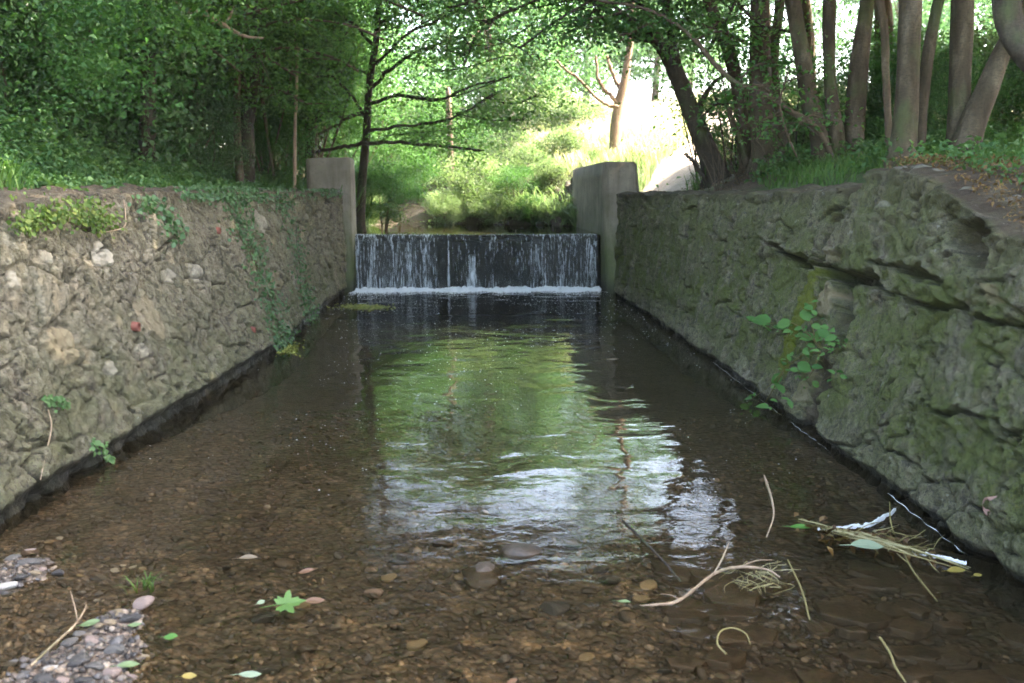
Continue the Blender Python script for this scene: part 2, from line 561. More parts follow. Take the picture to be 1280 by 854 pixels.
def col_mat(name, rough=.9, bump=.6, dist=.03, scale=24, spec=.2, var=.5):
    t = NT(name)
    c = t.attr('col').outputs['Color']
    n = t.noise(t.pos(), scale, 6, .7)
    n2 = t.noise(t.pos(), scale * .22, 4, .6)
    k = t.ramp(t.math('ADD', t.math('MULTIPLY', n, .6), t.math('MULTIPLY', n2, .4)), [(.33, 1 - var), (.67, 1 + var * .5)])
    c = t.mix(1, c, k, 'MULTIPLY')
    return t.fin(t.bsdf(c, rough, t.bump(n, bump, dist), spec))


M['ground'] = col_mat('earth_and_turf')


def bed_mat():
    t = NT('gravel_stream_bed')
    c = t.attr('col').outputs['Color']
    v = t.n('TexVoronoi'); v.inputs['Scale'].default_value = 26; v.inputs['Randomness'].default_value = 1; t.l(t.pos((1, 1.15, 1)), v.inputs[0])
    v2 = t.n('TexVoronoi'); v2.inputs['Scale'].default_value = 9; t.l(t.pos((1, 1.3, 1)), v2.inputs[0])
    h = t.n('SeparateColor'); t.l(v.outputs['Color'], h.inputs[0])
    k = t.ramp(h.outputs[0], [(0, (.45, .40, .36)), (.4, (.8, .72, .62)), (.75, (1.2, 1.02, .88)), (1, (1.9, 1.75, 1.6))])
    c1 = t.mix(.8, c, t.mix(1, c, k, 'MULTIPLY'))
    h2 = t.n('SeparateColor'); t.l(v2.outputs['Color'], h2.inputs[0])
    c1 = t.mix(.6, c1, t.mix(1, c1, t.ramp(h2.outputs[1], [(0, .4), (.6, 1), (1, 1.5)]), 'MULTIPLY'))
    c1 = t.mix(t.ramp(v.outputs['Distance'], [(.35, 0), (.8, .7)]), c1, (.012, .010, .007))
    n = t.noise(t.pos(), 1.3, 5)
    c1 = t.mix(t.ramp(n, [(.45, 0), (.65, .6)]), c1, (.03, .022, .013))
    hh = t.math('SUBTRACT', 1, v.outputs['Distance'])
    return t.fin(t.bsdf(c1, .6, t.bump(hh, .7, .03), .35))


M['bed'] = bed_mat()
def pebble_mat():
    t = NT('mixed_pebble')
    a = t.attr('tint').outputs['Fac']
    c = t.ramp(a, [(0, (.03, .026, .024)), (.22, (.055, .043, .034)), (.4, (.095, .066, .046)), (.55, (.085, .08, .078)), (.7, (.15, .105, .07)), (.85, (.20, .15, .11)), (1, (.30, .25, .205))])
    n = t.noise(t.pos(), 55, 5, .7)
    c = t.mix(1, c, t.ramp(n, [(.3, .55), (.7, 1.3)]), 'MULTIPLY')
    return t.fin(t.bsdf(c, .55, t.bump(n, .35, .01), .35))


M['pebble'] = pebble_mat()
M['stone_grey'] = simple('grey_stone', (.045, .040, .036), (.115, .105, .096), 26, .7, .5, .008, .3, True)
M['stone_dark'] = simple('dark_stone', (.022, .020, .019), (.058, .052, .048), 26, .55, .5, .008, .4, True)
M['stone_pink'] = simple('pink_stone', (.12, .085, .07), (.27, .20, .17), 24, .75, .5, .008, .25, True)
M['stone_ochre'] = simple('ochre_stone', (.11, .08, .05), (.25, .19, .12), 24, .75, .5, .008, .25, True)
M['stone_pale'] = simple('pale_stone', (.17, .155, .14), (.38, .355, .32), 24, .75, .5, .008, .25, True)
M['slab'] = simple('brown_slate', (.022, .016, .011), (.075, .05, .033), 7, .5, .6, .02, .4)
M['clay'] = simple('red_clay_pipe', (.10, .035, .026), (.20, .065, .045), 30, .7, .3, .004, .3)
M['clay_pale'] = simple('worn_pink_clay', (.16, .09, .07), (.30, .18, .14), 30, .75, .3, .004, .3)
M['hole'] = simple('pipe_bore', (.006, .004, .004), (.012, .009, .008), 20, .9, .2, .004, .1)
M['rubble'] = simple('mossy_bank_stone', (.045, .04, .03), (.13, .115, .09), 9, .9, .8, .03, .2)
M['weed'] = leaf_mat('floating_weed', (.12, .13, .03), (.24, .25, .06), (.42, .42, .14), .25)
M['stem'] = leaf_mat('wet_stem', (.10, .085, .03), (.22, .18, .08), (.36, .32, .18), .15)
M['plastic'] = simple('white_scum_and_glint', (.34, .35, .34), (.58, .59, .58), 30, .45, .4, .006, .4)  # also colours the imitation sky glint at the waterline
for nm, c in (('pale_green', (.13, .18, .08)), ('green', (.06, .16, .03)), ('maple', (.07, .145, .028)), ('yellow', (.24, .18, .045)),
              ('orange', (.15, .075, .04)), ('tan', (.17, .125, .08)), ('white_green', (.22, .27, .18))):
    M['fl_' + nm] = leaf_mat('fallen_leaf_' + nm, tuple(x * .7 for x in c), c, tuple(min(1, x * 1.25) for x in c), .25, .4, .4)

# ------------------------------------------------------------------ channel geometry
LP = [(0, 668), (100, 601), (200, 538), (300, 473), (345, 442), (368, 425), (390, 402), (437, 363)]
RP = [(1280, 740), (1210, 692), (1100, 607), (1000, 535), (900, 458), (830, 410), (767, 367)]
lb = np.array([at_z(u, v, 0) for u, v in LP]); rb = np.array([at_z(u, v, 0) for u, v in RP])


def xl_base(y): return np.interp(y, lb[:, 1], lb[:, 0])
def xr_base(y): return np.interp(y, rb[:, 1], rb[:, 0])
def bat_l(y): return np.interp(y, [0, 9.5, 12.5, 15, 16], [.62, .6, .45, .15, .03])
def bat_r(y): return np.interp(y, [0, 7, 10, 13, 15.6], [.5, .5, .42, .2, .02])
def xl(y, z): return xl_base(y) - bat_l(y) * z / 1.7
def xr(y, z): return xr_base(y) + bat_r(y) * z / 1.7


TL = np.array([(-6, 1.25), (3.5, 1.35), (5.0, 1.46), (5.6, 1.58), (6.5, 1.69), (9, 1.72), (16.4, 1.72)])
TR = np.array([(-6, 1.25), (4.0, 1.36), (4.8, 1.49), (5.25, 1.63), (5.8, 1.78), (6.3, 1.87), (6.7, 1.87), (6.85, 1.83), (7.0, 1.71), (9, 1.70), (16, 1.70)])
def topl(y): return np.interp(y, TL[:, 0], TL[:, 1])
def topr(y): return np.interp(y, TR[:, 0], TR[:, 1])


def on_wall(u, v, side):
    """point of the wall face seen at pixel u,v: (y, z)"""
    d = ray(u, v)
    f = xl if side < 0 else xr
    lo, hi = .5, 40.
    for _ in range(60):
        m = (lo + hi) / 2
        p = d * m
        inside = (p[0] - f(p[1], CAMZ + p[2])) * side < 0
        lo, hi = (m, hi) if inside else (lo, m)
    p = d * lo
    return np.array([p[0], p[1], CAMZ + p[2]])


def seg_dist(y, z, pl):
    """distance to a polyline in (y,z) and its interpolated third value"""
    best = np.full(y.shape, 99.); val = np.zeros(y.shape)
    for a, b in zip(pl[:-1], pl[1:]):
        ay, az, aw = a; by, bz, bw = b
        vy, vz = by - ay, bz - az
        t = np.clip(((y - ay) * vy + (z - az) * vz) / (vy * vy + vz * vz + 1e-9), 0, 1)
        d = np.hypot(y - ay - t * vy, z - az - t * vz)
        m = d < best
        best = np.where(m, d, best); val = np.where(m, aw + t * (bw - aw), val)
    return best, val


def wline(side, pts):
    out = []
    for u, v, w in pts:
        p = on_wall(u, v, side); out.append((p[1], p[2], w))
    return out


CRACKS_R = [wline(1, c) for c in (
    [(1086, 205, .16), (1072, 235, .15), (1060, 265, .15), (1042, 295, .11), (1024, 328, .06)],
    [(948, 296, .015), (970, 310, .028), (1000, 328, .045), (1030, 338, .045), (1062, 346, .05), (1090, 352, .045), (1115, 365, .02)],
    [(1085, 330, .012), (1120, 333, .022), (1150, 342, .03), (1190, 352, .015)],
    [(1100, 358, .012), (1135, 372, .018), (1170, 382, .026), (1215, 393, .018), (1250, 405, .02), (1290, 412, .016)],
    [(1050, 358, .10), (1058, 385, .12), (1054, 420, .09), (1042, 440, .04)],
    [(1240, 350, .008), (1290, 360, .01)],
    [(1130, 500, .01), (1180, 520, .016), (1240, 530, .018), (1290, 540, .014)],
    [(1110, 430, .005), (1160, 425, .008), (1200, 445, .006)],
)]
CAV_R = [(1212, 296, 34, 24, .16), (1225, 320, 26, 16, .10), (1052, 395, 14, 30, .13), (1010, 520, 14, 26, .05), (1025, 470, 14, 30, .06)]
PALE_L = [(132, 318, 11, 15, 'p'), (78, 430, 20, 28, 'o'), (190, 395, 13, 34, 'o'), (243, 340, 7, 12, 'p'), (211, 345, 6, 9, 'p'), (180, 437, 7, 12, 'p'),
          (346, 352, 8, 14, 'o'), (325, 278, 7, 14, 'p'), (140, 460, 8, 12, 'p'), (20, 350, 10, 12, 'p'), (60, 320, 8, 10, 'p')]
PALE_R = [(1030, 375, 12, 24, 'o'), (1040, 318, 11, 8, 'o'), (1108, 257, 9, 5, 'p'), (1010, 470, 8, 12, 'o'), (1000, 490, 9, 16, 'o'), (1248, 370, 12, 14, 'o')]


def build_wall(side):
    yb = [16.25 if side < 0 else 15.75]
    while yb[-1] > -5.5:
        yb.append(yb[-1] - np.interp(yb[-1], [3, 6, 10, 16], [.0105, .0105, .019, .032]) * (3.5 if yb[-1] < 3 else 1))
    ys = np.array(yb[::-1]); nz = 165
    tz = np.linspace(0, 1, nz)
    Y, T = np.meshgrid(ys, tz, indexing='ij')
    top = topl(Y) if side < 0 else topr(Y)
    top = top + .05 * (fbm(Y * 2.3, Y * 0, 3 + side) - .5) + .03 * (fbm(Y * 9, Y * 0, 8 + side) - .5)
    Z = -.32 + (top + .32) * T
    X = xl(Y, Z) if side < 0 else xr(Y, Z)
    # irregular stones
    wy = .10 * (fbm(Y * 2, Z * 2, 20) - .5); wz = .10 * (fbm(Y * 2, Z * 2, 30) - .5)
    sl = .25 * Z
    f1, f2, cid, tl1 = voronoi((Y + wy + sl * .3) * 2.5, (Z + wz) * 3.3, 5 + side, tilt=True)
    g1, g2, gid, tl2 = voronoi((Y + wy) * 7.0, (Z + wz) * 8.5, 15 + side, tilt=True)
    e1 = sstep(.01, .10, f2 - f1); e2 = sstep(.01, .14, g2 - g1)
    big = vnoise(Y * .8 + 3, Z * .9, 44) > .30
    shape = np.where(big, e1, e2 * .6 + .4 * e1)
    smear = sstep(.42, .62, fbm(Y * 1.1, Z * 1.5, 60 + side))
    hs = .046 * (shape - 1) + .055 * (cid - .5) * e1 + .022 * (gid - .5) * e2 + .16 * tl1 * e1 + np.where(big, 0, .07 * tl2 * e2)
    D = hs * (.36 if side < 0 else .45) * (1 - .7 * smear) + .045 * (fbm(Y * 3.1, Z * 3.1, 71) - .5) + (.026 if side < 0 else .030) * (fbm(Y * 9, Z * 9, 81) - .5) + .028 * (fbm(Y * 30, Z * 30, 91, 3) - .5)
    D -= (.018 if side < 0 else .03) * sstep(.60, .72, fbm(Y * 7 + 3, Z * 7, 95)) + .02 * sstep(.62, .7, fbm(Y * 18, Z * 18, 96))
    D += .05 * (fbm(Y * .7, Z * .9, 99) - .5)
    if side > 0:   # tall drips of set mortar on the far half
        D += .035 * (fbm(Y * 9, Z * 2.2, 120) - .5) * sstep(7, 10, Y)
    else:
        D += .035 * (fbm(Y * 7, Z * 2.2, 121) - .5) * sstep(9, 12, Y)
    tint = np.clip(.5 + .55 * (np.where(big, cid, .5 * cid + .5 * gid) - .5) * (1 - .5 * smear) + .25 * (fbm(Y * .9, Z * .9, 33) - .5), 0, 1)
    edge = shape * 1.0
    pale = np.zeros(Y.shape); ochre = pale.copy(); bright = pale.copy(); soil = pale.copy()
    for (u, v, a, b, k) in (PALE_L if side < 0 else PALE_R):
        c = on_wall(u, v, side); cy = on_wall(u + a, v, side); cz = on_wall(u, v + b, side)
        ry = abs(cy[1] - c[1]) + 1e-3; rz = abs(cz[2] - c[2]) + 1e-3
        ang = np.arctan2((Z - c[2]) / rz, (Y - c[1]) / ry)
        rr = np.hypot((Y - c[1]) / ry, (Z - c[2]) / rz) * (1 + .10 * np.sin(ang * 3 + u) + .10 * np.sin(ang * 5 + v))
        m = 1 - sstep(.8, 1.05, rr + .3 * (fbm(Y * 14, Z * 14, 7) - .5))
        if k == 'p': pale = np.maximum(pale, m * (.8 if side < 0 and u == 132 else .42))
        else: ochre = np.maximum(ochre, m * (.75 if u in (78, 1030) else .42))
        D += .006 * m - .022 * (1 - sstep(.0, .3, abs(rr - 1.1))) * (u != 115)
    # open joints: short crisp crevices along parts of the stone edges, and hairline creases
    jm = sstep(.50, .58, fbm(Y * 2.1 + 9, Z * 2.1, 150)); jm2 = sstep(.52, .6, fbm(Y * 3.3, Z * 3.3, 160))
    wj = .035 + .05 * fbm(Y * 6, Z * 6, 151)
    crev = np.maximum((1 - sstep(.3, 1.0, (f2 - f1) / wj)) * jm, (1 - sstep(.3, 1.0, (g2 - g1) / (wj * 1.3))) * jm2 * (1 - jm) * .8)
    q_ = np.abs(fbm(Y * 1.6 + 2.5 * Z * (.4 if side < 0 else .1), Z * 1.1, 170, 3) - .5)
    crev = np.maximum(crev, (1 - sstep(.004, .012, q_)) * sstep(.50, .6, fbm(Y * 2.6, Z * 2.6, 171)))
    q_ = np.abs(fbm(Y * 3.3, Z * 2.6 + 40, 175, 3) - .5)
    crev = np.maximum(crev, (1 - sstep(.005, .016, q_)) * sstep(.52, .6, fbm(Y * 3.6 + 5, Z * 3.6, 176)) * .9)
    D -= .045 * crev
    D += .012 * (1 - smear) * e1 * (cid > .6)
    zz = Z + .05 * (fbm(Y * 4, Y * 0, 41) - .5)
    if side < 0:
        foot = 1 - sstep(.07, .12, zz)
        D -= .07 * foot
        wet = np.maximum(1 - sstep(.08, .15, zz), .0)
        moss = .30 + .5 * (1 - sstep(.2, 1.1, Z)) + .3 * sstep(9, 13, Y)
    else:
        foot = 1 - sstep(.02, .06, zz)
        D -= .04 * foot
        wet = 1 - sstep(.03, .07, zz)
        moss = .80 + .35 * (1 - sstep(.8, 1.5, Z)) - .55 * (1 - sstep(.1, .4, Z))
    if side > 0:
        wob = .09 * (fbm(Y * 7, Z * 7, 55) - .5)
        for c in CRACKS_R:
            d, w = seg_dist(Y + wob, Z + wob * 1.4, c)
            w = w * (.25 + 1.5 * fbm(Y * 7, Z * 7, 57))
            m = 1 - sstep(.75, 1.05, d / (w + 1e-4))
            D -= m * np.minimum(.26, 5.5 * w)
            wet = np.maximum(wet, .7 * m)  # crack hollows darkened in colour to stand in for their shade
            D += .02 * (1 - sstep(1, 2.6, d / (w + 1e-4))) * (1 - m)
        for (u, v, a, b, dep) in CAV_R:
            c = on_wall(u, v, 1); cy = on_wall(u + a, v, 1); cz = on_wall(u, v + b, 1)
            ry = abs(cy[1] - c[1]); rz = abs(cz[2] - c[2])
            rr = np.hypot((Y - c[1]) / ry, (Z - c[2]) / rz) + .7 * (fbm(Y * 8, Z * 8, 64) - .5)
            m = 1 - sstep(.65, 1.05, rr)
            D -= dep * m * (.7 + .7 * fbm(Y * 16, Z * 16, 65))
            soil = np.maximum(soil, m * .8)
        # the cracked blocks have shifted against each other
        upper = on_wall(1100, 280, 1)
        crk, _ = seg_dist(Y, Z, CRACKS_R[1])
        blk = sstep(6.95, 6.75, Y - .33 * (Z - 1.5)) * sstep(1.05, 1.12, Z + .02 * (Y - 6))
        D += .035 * blk
        lz = Z + .16 * (Y - 5.5) + .10 * (fbm(Y * 1.6, Z * 1.6, 58) - .5)
        lay = (lz * 5.2) % 1.0
        nearm = sstep(7.4, 6.6, Y) * sstep(.95, 1.1, Z)
        D += nearm * (.03 * (lay - .5) + .03 * (vnoise(np.floor(lz * 5.2) * 7 + Y * 2.3, np.floor(lz * 5.2), 59) - .5))
        D += .05 * sstep(9.2, 8.6, Y) * sstep(6.6, 6.95, Y - .3 * (Z - 1.5)) * sstep(1.22, 1.27, Z + .08 * (Y - 7))
        d, w = seg_dist(Y, Z, wline(1, [(1022, 338, .07), (1006, 375, .13), (992, 415, .15), (982, 455, .10)]))
        bright = 1 - sstep(.6, 1.15, d / w + 1.1 * (fbm(Y * 8, Z * 5, 66) - .5))
        D += .03 * bright * fbm(Y * 22, Z * 22, 67)
        d, w = seg_dist(Y, Z, wline(1, [(1040, 440, .06), (1020, 480, .09), (1005, 530, .07)]))
        soil = np.maximum(soil, .9 * (1 - sstep(.6, 1.2, d / w)))
        soil = np.maximum(soil, .45 * sstep(6.9, 6.3, Y) * sstep(-.25, -.02, Z - top))
    soil = np.maximum(soil, .5 * sstep(-.10, -.02, Z - top))
    # outward = towards the channel
    bt = (bat_l(Y) if side < 0 else bat_r(Y)) / 1.7
    nrm = 1 / np.sqrt(1 + bt * bt)
    Xd = X - side * D * nrm; Zd = Z + D * bt * nrm
    V = [np.stack([Xd, Y, Zd], 2)]
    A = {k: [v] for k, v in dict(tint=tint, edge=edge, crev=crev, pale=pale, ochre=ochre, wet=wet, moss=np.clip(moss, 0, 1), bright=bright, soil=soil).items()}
    # cap and back
    ncap = 12
    xe, ze = Xd[:, -1], Zd[:, -1]
    cap = []
    for k in range(1, ncap + 1):
        w = .55 * k / ncap
        capz = ze + (.03 * (1 - np.exp(-w * 9))) + .07 * (fbm(ys * 2.2, ys * 0 + w * 3, 145) - .5) + .08 * (fbm(ys * 5, ys * 0 + w * 9, 140) - .5) * min(1, w * 8)
        cap.append(np.stack([xe + side * w, ys, capz], 1))
    cap.append(np.stack([xe + side * .56, ys, np.full(len(ys), .6)], 1))
    cap = np.stack(cap, 1)
    V = np.concatenate([V[0], cap], 1)
    k = cap.shape[1]
    AA = {}
    for nme, (a,) in A.items():
        fill = dict(tint=.5, edge=1, crev=0, pale=0, ochre=0, wet=0, moss=.3 if side < 0 else .7, bright=0, soil=.8 if side < 0 else .35)[nme]
        ext = np.full((len(ys), k), fill, float)
        if nme == 'soil' and side > 0: ext = np.clip(ext + .45 + 1.6 * (fbm(ys[:, None] * 3, np.arange(k)[None] * .5, 146) - .3) * sstep(6.9, 6.2, ys)[:, None], 0, 1)
        AA[nme] = np.concatenate([a, ext], 1)
    nr, nc = V.shape[:2]
    Fq = grid_faces(nr, nc)
    if side > 0: Fq = Fq[:, ::-1]
    if side < 0:
        root = empty('retaining_wall', (xl_base(8.), 8, 0))
        tag(root, 'battered rubble stone wall with ivy trails hanging down its grey face', 'wall')
        o = mk('wall', V.reshape(-1, 3), Fq, M['wall_l'], root, True, AA)
    else:
        root = empty('retaining_wall', (xr_base(8.), 8, 0))
        tag(root, 'mossy green rubble stone wall split by deep cracks and a cavity', 'wall')
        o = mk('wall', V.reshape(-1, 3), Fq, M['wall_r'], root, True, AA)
    o.name = 'masonry'
    return root


wall_left = build_wall(-1)
wall_right = build_wall(1)


def drain(u, v, side, root, r, mat, lab, L=.035, tilt=0):
    p = on_wall(u, v, side)
    acc = Acc(); th = np.linspace(0, 2 * np.pi, 20, endpoint=False)
    out = -side
    prof = [(L * .2 - .15, r), (L, r), (L, r * .78), (-.12, r * .72)]
    V = []
    for d, rr in prof:
        V.append(np.stack([p[0] + out * d + 0 * th, p[1] + rr * np.cos(th), p[2] + rr * 1.05 * np.sin(th) + d * -.15], 1))
    V = np.concatenate(V); n = 20
    i = np.arange(3 * n); q = i // n; c = i % n
    Fq = np.stack([q * n + c, q * n + (c + 1) % n, (q + 1) * n + (c + 1) % n, (q + 1) * n + c], 1)
    o = mk('drain_pipe', V, Fq, mat, root, True)
    o['label'] = lab
    th2 = th
    Vb = np.stack([p[0] + out * (-.05) + 0 * th, p[1] + r * .74 * np.cos(th), p[2] + r * .75 * np.sin(th)], 1)
    Vb = np.vstack([Vb, [p[0] - out * .06, p[1], p[2]]])
    mk('bore', Vb, np.stack([np.arange(n), (np.arange(n) + 1) % n, np.full(n, n)], 1), M['hole'], root, True).parent = o
    for ch in o.children: ch.location = (0, 0, 0)


drain(168, 408, -1, wall_left, .034, M['clay'], 'red clay weep pipe low in the grey wall')
drain(315, 412, -1, wall_left, .030, M['clay'], 'small red weep hole near the ivy')
drain(271, 288, -1, wall_left, .035, M['clay'], 'dark red weep hole near the wall top')
drain(1243, 632, 1, wall_right, .042, M['clay_pale'], 'worn pink clay weep pipe just above the water')

# ------------------------------------------------------------------ ground, bed
WY = 16.68   # weir crest line
LIP = .975


def stream_l(y): return np.interp(y, [17, 20, 23, 27, 34, 45, 60], [-2.35, -2.45, -2.5, -2.75, -4.2, -9, -20])
def stream_r(y): return np.interp(y, [17, 20.8, 21.6, 23.5, 27, 34, 45, 60], [2.25, 2.2, 1.7, -.7, -1.3, -2.5, -6.5, -17])


def gz(x, y):
    """height of the land"""
    x = np.asarray(x, float); y = np.asarray(y, float)
    nz = .10 * (fbm(x * .6, y * .6, 201) - .5) + .04 * (fbm(x * 2.2, y * 2.2, 202) - .5)
    dl = np.maximum(0, -2.9 - x)
    left = topl(np.minimum(y, 16)) - .04 + .30 * sstep(.2, 2.6, dl) + .05 * np.minimum(dl, 30) + nz
    dr = np.maximum(0, x - 2.95)
    rtop = topr(np.minimum(y, 16)) - .03
    flat = np.maximum(rtop, 1.62)
    k1 = np.interp(y, [4, 6.5, 9, 13], [.0, .05, .17, .30])
    right = rtop + (flat - rtop + k1) * sstep(.15, 1.1, dr) + k1 * .4 * sstep(1.0, 3, dr) + np.interp(y, [6, 12], [.02, .05]) * np.minimum(dr, 10) + nz
    hill = .115 * np.maximum(0, y - 21) + .05 * np.maximum(0, np.minimum(x, 40) - 4) * sstep(19, 30, y)
    hill = np.minimum(hill, 9)
    right = right + hill
    left = left + .03 * np.maximum(0, y - 25)
    # upstream
    sl, sr = stream_l(y), stream_r(y)
    up = y > WY + .2
    dR = x - sr; dL = sl - x
    bankR = .95 + (right - .95) * sstep(-.1, 2.4, dR) * 1.0 + .25 * sstep(0, .4, dR)
    bankL = .95 + (left - .95) * sstep(-.1, 1.3, dL) + .2 * sstep(0, .3, dL)
    inside = (dR < 0) & (dL < 0)
    bedz = .72 + .24 * sstep(20.5, 23, y) + .3 * sstep(-.7, 0, np.maximum(dR, dL)) * .9 + .03 * np.maximum(0, y - 23) * .5
    upz = np.where(dR >= 0, bankR, np.where(dL >= 0, bankL, bedz))
    # lower channel: the sheet runs deep under the bed and rises behind the masonry
    mid = np.full(x.shape, -.9)
    lowz = np.where(x > 3.05, right, np.where(x < -3.0, left, mid))
    # near the wall the top must stay below the wall cap
    return np.where(up, upz, lowz)


xs = np.concatenate([[-300, -160, -90, -55, -38, -28, -22, -18], np.arange(-15, -3.25, .3), [-3.22, -3.0], np.arange(-2.8, 3.0, .28), [3.05, 3.27],
                     np.arange(3.5, 16, .3), [17, 19, 22, 26, 31, 38, 48, 62, 90, 160, 300]])
ysg = np.concatenate([[-60, -30, -16, -9], np.arange(-6, 16.8, .3), [16.87, 16.9], np.arange(17.15, 46, .32), [47, 49, 52, 56, 61, 68, 80, 100, 140, 200, 400]])
GX, GY = np.meshgrid(xs, ysg, indexing='ij')
GZ = gz(GX, GY)
n1 = fbm(GX * .5, GY * .5, 301); n2 = fbm(GX * 1.7, GY * 1.7, 311)
soil = np.array([.085, .058, .038]); turf = np.array([.055, .075, .025]); straw = np.array([.46, .41, .31]); pathc = np.array([.46, .38, .31])
C = soil + (turf - soil) * sstep(.42, .6, n1)[..., None]
hillm = sstep(17.5, 22, GY) * sstep(2.2, 3.6, GX - .0 * GY)
C = C + (straw - C) * (hillm * sstep(.2, .45, n2 + .15))[..., None]
def path_c(y): return np.interp(y, [14, 16.5, 18.5, 22, 28, 36], [3.35, 3.45, 3.9, 5.2, 7.4, 9.5])
pm = np.exp(-((GX - path_c(GY)) / .9) ** 4) * sstep(13, 15.5, GY)
C = C + (pathc - C) * pm[..., None]
instream = (GX < stream_r(GY)) & (GX > stream_l(GY)) & (GY > 16.9)
C[instream] = (.055, .045, .028)
nearpool = (GY > 19) & (GY < 27) & (GX > -4.5) & (GX < 2.6) & ~instream
C[nearpool] = (.05, .06, .022)
pl_ = np.exp(-((GX + 3.6) / .55) ** 4) * sstep(7.5, 5.5, GY)
C = C + (np.array([.14, .105, .08]) - C) * pl_[..., None]
g = mk('ground', np.stack([GX, GY, GZ], 2).reshape(-1, 3), grid_faces(*GX.shape), M['ground'], col=C.reshape(-1, 3))
tag(g, kind='structure')


def bedz(x, y):
    """stream bed below the weir: gravel shallows in front, deeper pool below the fall"""
    b = -.055 - .30 * sstep(5.2, 11, y) - .12 * sstep(13, 15.5, y)
    b = b + .05 * (fbm(x * 1.6, y * 1.6, 400) - .5) + .028 * (fbm(x * 6, y * 6, 401) - .5)
    for (u, v, ax, ay, h) in ((25, 715, .30, .36, .075), (120, 815, .24, .24, .07), (150, 772, .16, .14, .06), (70, 880, .4, .3, .075)):
        c = at_z(u, v, 0)
        b = b + h * np.exp(-((x - c[0]) / ax) ** 2 - ((y - c[1]) / ay) ** 2)
    b = b - .06 * sstep(.3, 2.0, x) * sstep(6, 4, y)
    return b


bx = np.linspace(-3.0, 3.0, 300); by = np.concatenate([np.linspace(-6, 2.6, 40), np.linspace(2.63, 8, 300), np.linspace(8.06, 16.75, 90)])
BX, BY = np.meshgrid(bx, by, indexing='ij')
BZ = bedz(BX, BY)
BZ += .012 * (fbm(BX * 22, BY * 22, 411, 3) - .5)
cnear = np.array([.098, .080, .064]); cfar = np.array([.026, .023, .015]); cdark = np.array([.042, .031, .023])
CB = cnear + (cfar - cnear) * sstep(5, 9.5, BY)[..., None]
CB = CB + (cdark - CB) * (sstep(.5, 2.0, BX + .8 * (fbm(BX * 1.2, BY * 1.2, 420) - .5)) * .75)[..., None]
CB = CB + (np.array([.13, .105, .09]) - CB) * sstep(-.02, .02, BZ)[..., None]
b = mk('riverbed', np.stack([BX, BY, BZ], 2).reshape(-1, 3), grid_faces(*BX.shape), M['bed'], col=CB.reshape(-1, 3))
tag(b, kind='structure')

wx = np.linspace(-3.0, 3.0, 3); wy = np.array([-6, 5, WY + .1])
WX, WYY = np.meshgrid(wx, wy, indexing='ij')
o = mk('water', np.stack([WX, WYY, 0 * WX], 2).reshape(-1, 3), grid_faces(3, 3)[:, ::-1], M['water']); tag(o, kind='structure')
uy = np.concatenate([np.linspace(WY - .02, 22, 14), np.linspace(23, 60, 20)])
V = []
for k, y in enumerate(uy):
    l_, r_ = stream_l(max(y, 17)) - .5, stream_r(max(y, 17)) + .5
    if y < 21: l_, r_ = -2.6, 2.3
    zz = LIP + .012 if k > 0 else LIP + .006
    V += [(l_, y, zz + max(0, y - 23) * .006), (r_, y, zz + max(0, y - 23) * .006)]
o = mk('upstream_water', V, grid_faces(len(uy), 2), M['water_up']); tag(o, kind='structure')


# ------------------------------------------------------------------ weir, piers, waterfall
def box_verts(b4, t4):
    V = np.array(b4 + t4, float)
    Fq = np.array([[0, 1, 2, 3], [7, 6, 5, 4], [0, 4, 5, 1], [1, 5, 6, 2], [2, 6, 7, 3], [3, 7, 4, 0]])
    return V, Fq


def solid(name, b4, t4, mat, parent=None, bevel=.02, cuts=10, rough=.012, seed=0):
    V, Fq = box_verts(b4, t4)
    o = mk(name, V, Fq, mat, parent, False, origin=None if parent else np.mean(b4, 0))
    import bmesh
    bm = bmesh.new(); bm.from_mesh(o.data)
    bmesh.ops.recalc_face_normals(bm, faces=bm.faces)
    bmesh.ops.bevel(bm, geom=bm.edges[:], offset=bevel, segments=2, affect='EDGES')
    bmesh.ops.subdivide_edges(bm, edges=[e for e in bm.edges if e.calc_length() > .25], cuts=cuts, use_grid_fill=True)
    for v in bm.verts:
        c = v.co
        k = float(fbm(c.x * 5 + c.z * 3, c.y * 5 + c.z * 4, 500 + seed)) - .5
        v.co += v.normal * k * rough * 2
    bm.to_mesh(o.data); bm.free()
    for p in o.data.polygons: p.use_smooth = True
    return o


p = solid('concrete_pier', [(-2.95, 16.2, -.5), (-2.17, 16.2, -.5), (-2.17, 16.95, -.5), (-2.95, 16.95, -.5)],
          [(-2.93, 16.2, 2.31), (-2.19, 16.2, 2.33), (-2.19, 16.9, 2.33), (-2.93, 16.9, 2.31)], M['concrete'])
tag(p, 'short square concrete pier at the end of the ivy hung wall', 'pier')
p = solid('concrete_pier', [(2.30, 15.72, -.5), (3.05, 15.72, -.5), (3.0, 21.2, -.5), (2.16, 21.2, -.5)],
          [(2.20, 15.95, 2.26), (2.74, 15.98, 2.25), (2.72, 21.2, 2.28), (2.18, 21.2, 2.28)], M['concrete'], seed=4, bevel=.03)
tag(p, 'long concrete pier beside the weir, green with algae down its side', 'pier')
p = solid('weir', [(-2.3, WY, -.6), (2.3, WY, -.6), (2.3, 17.4, -.6), (-2.3, 17.4, -.6)],
          [(-2.3, WY + .03, LIP), (2.3, WY + .03, LIP), (2.3, 17.4, LIP - .02), (-2.3, 17.4, LIP - .02)], M['weir'], rough=.02)
tag(p, 'dark wet stone weir wall behind the falling water', 'weir')

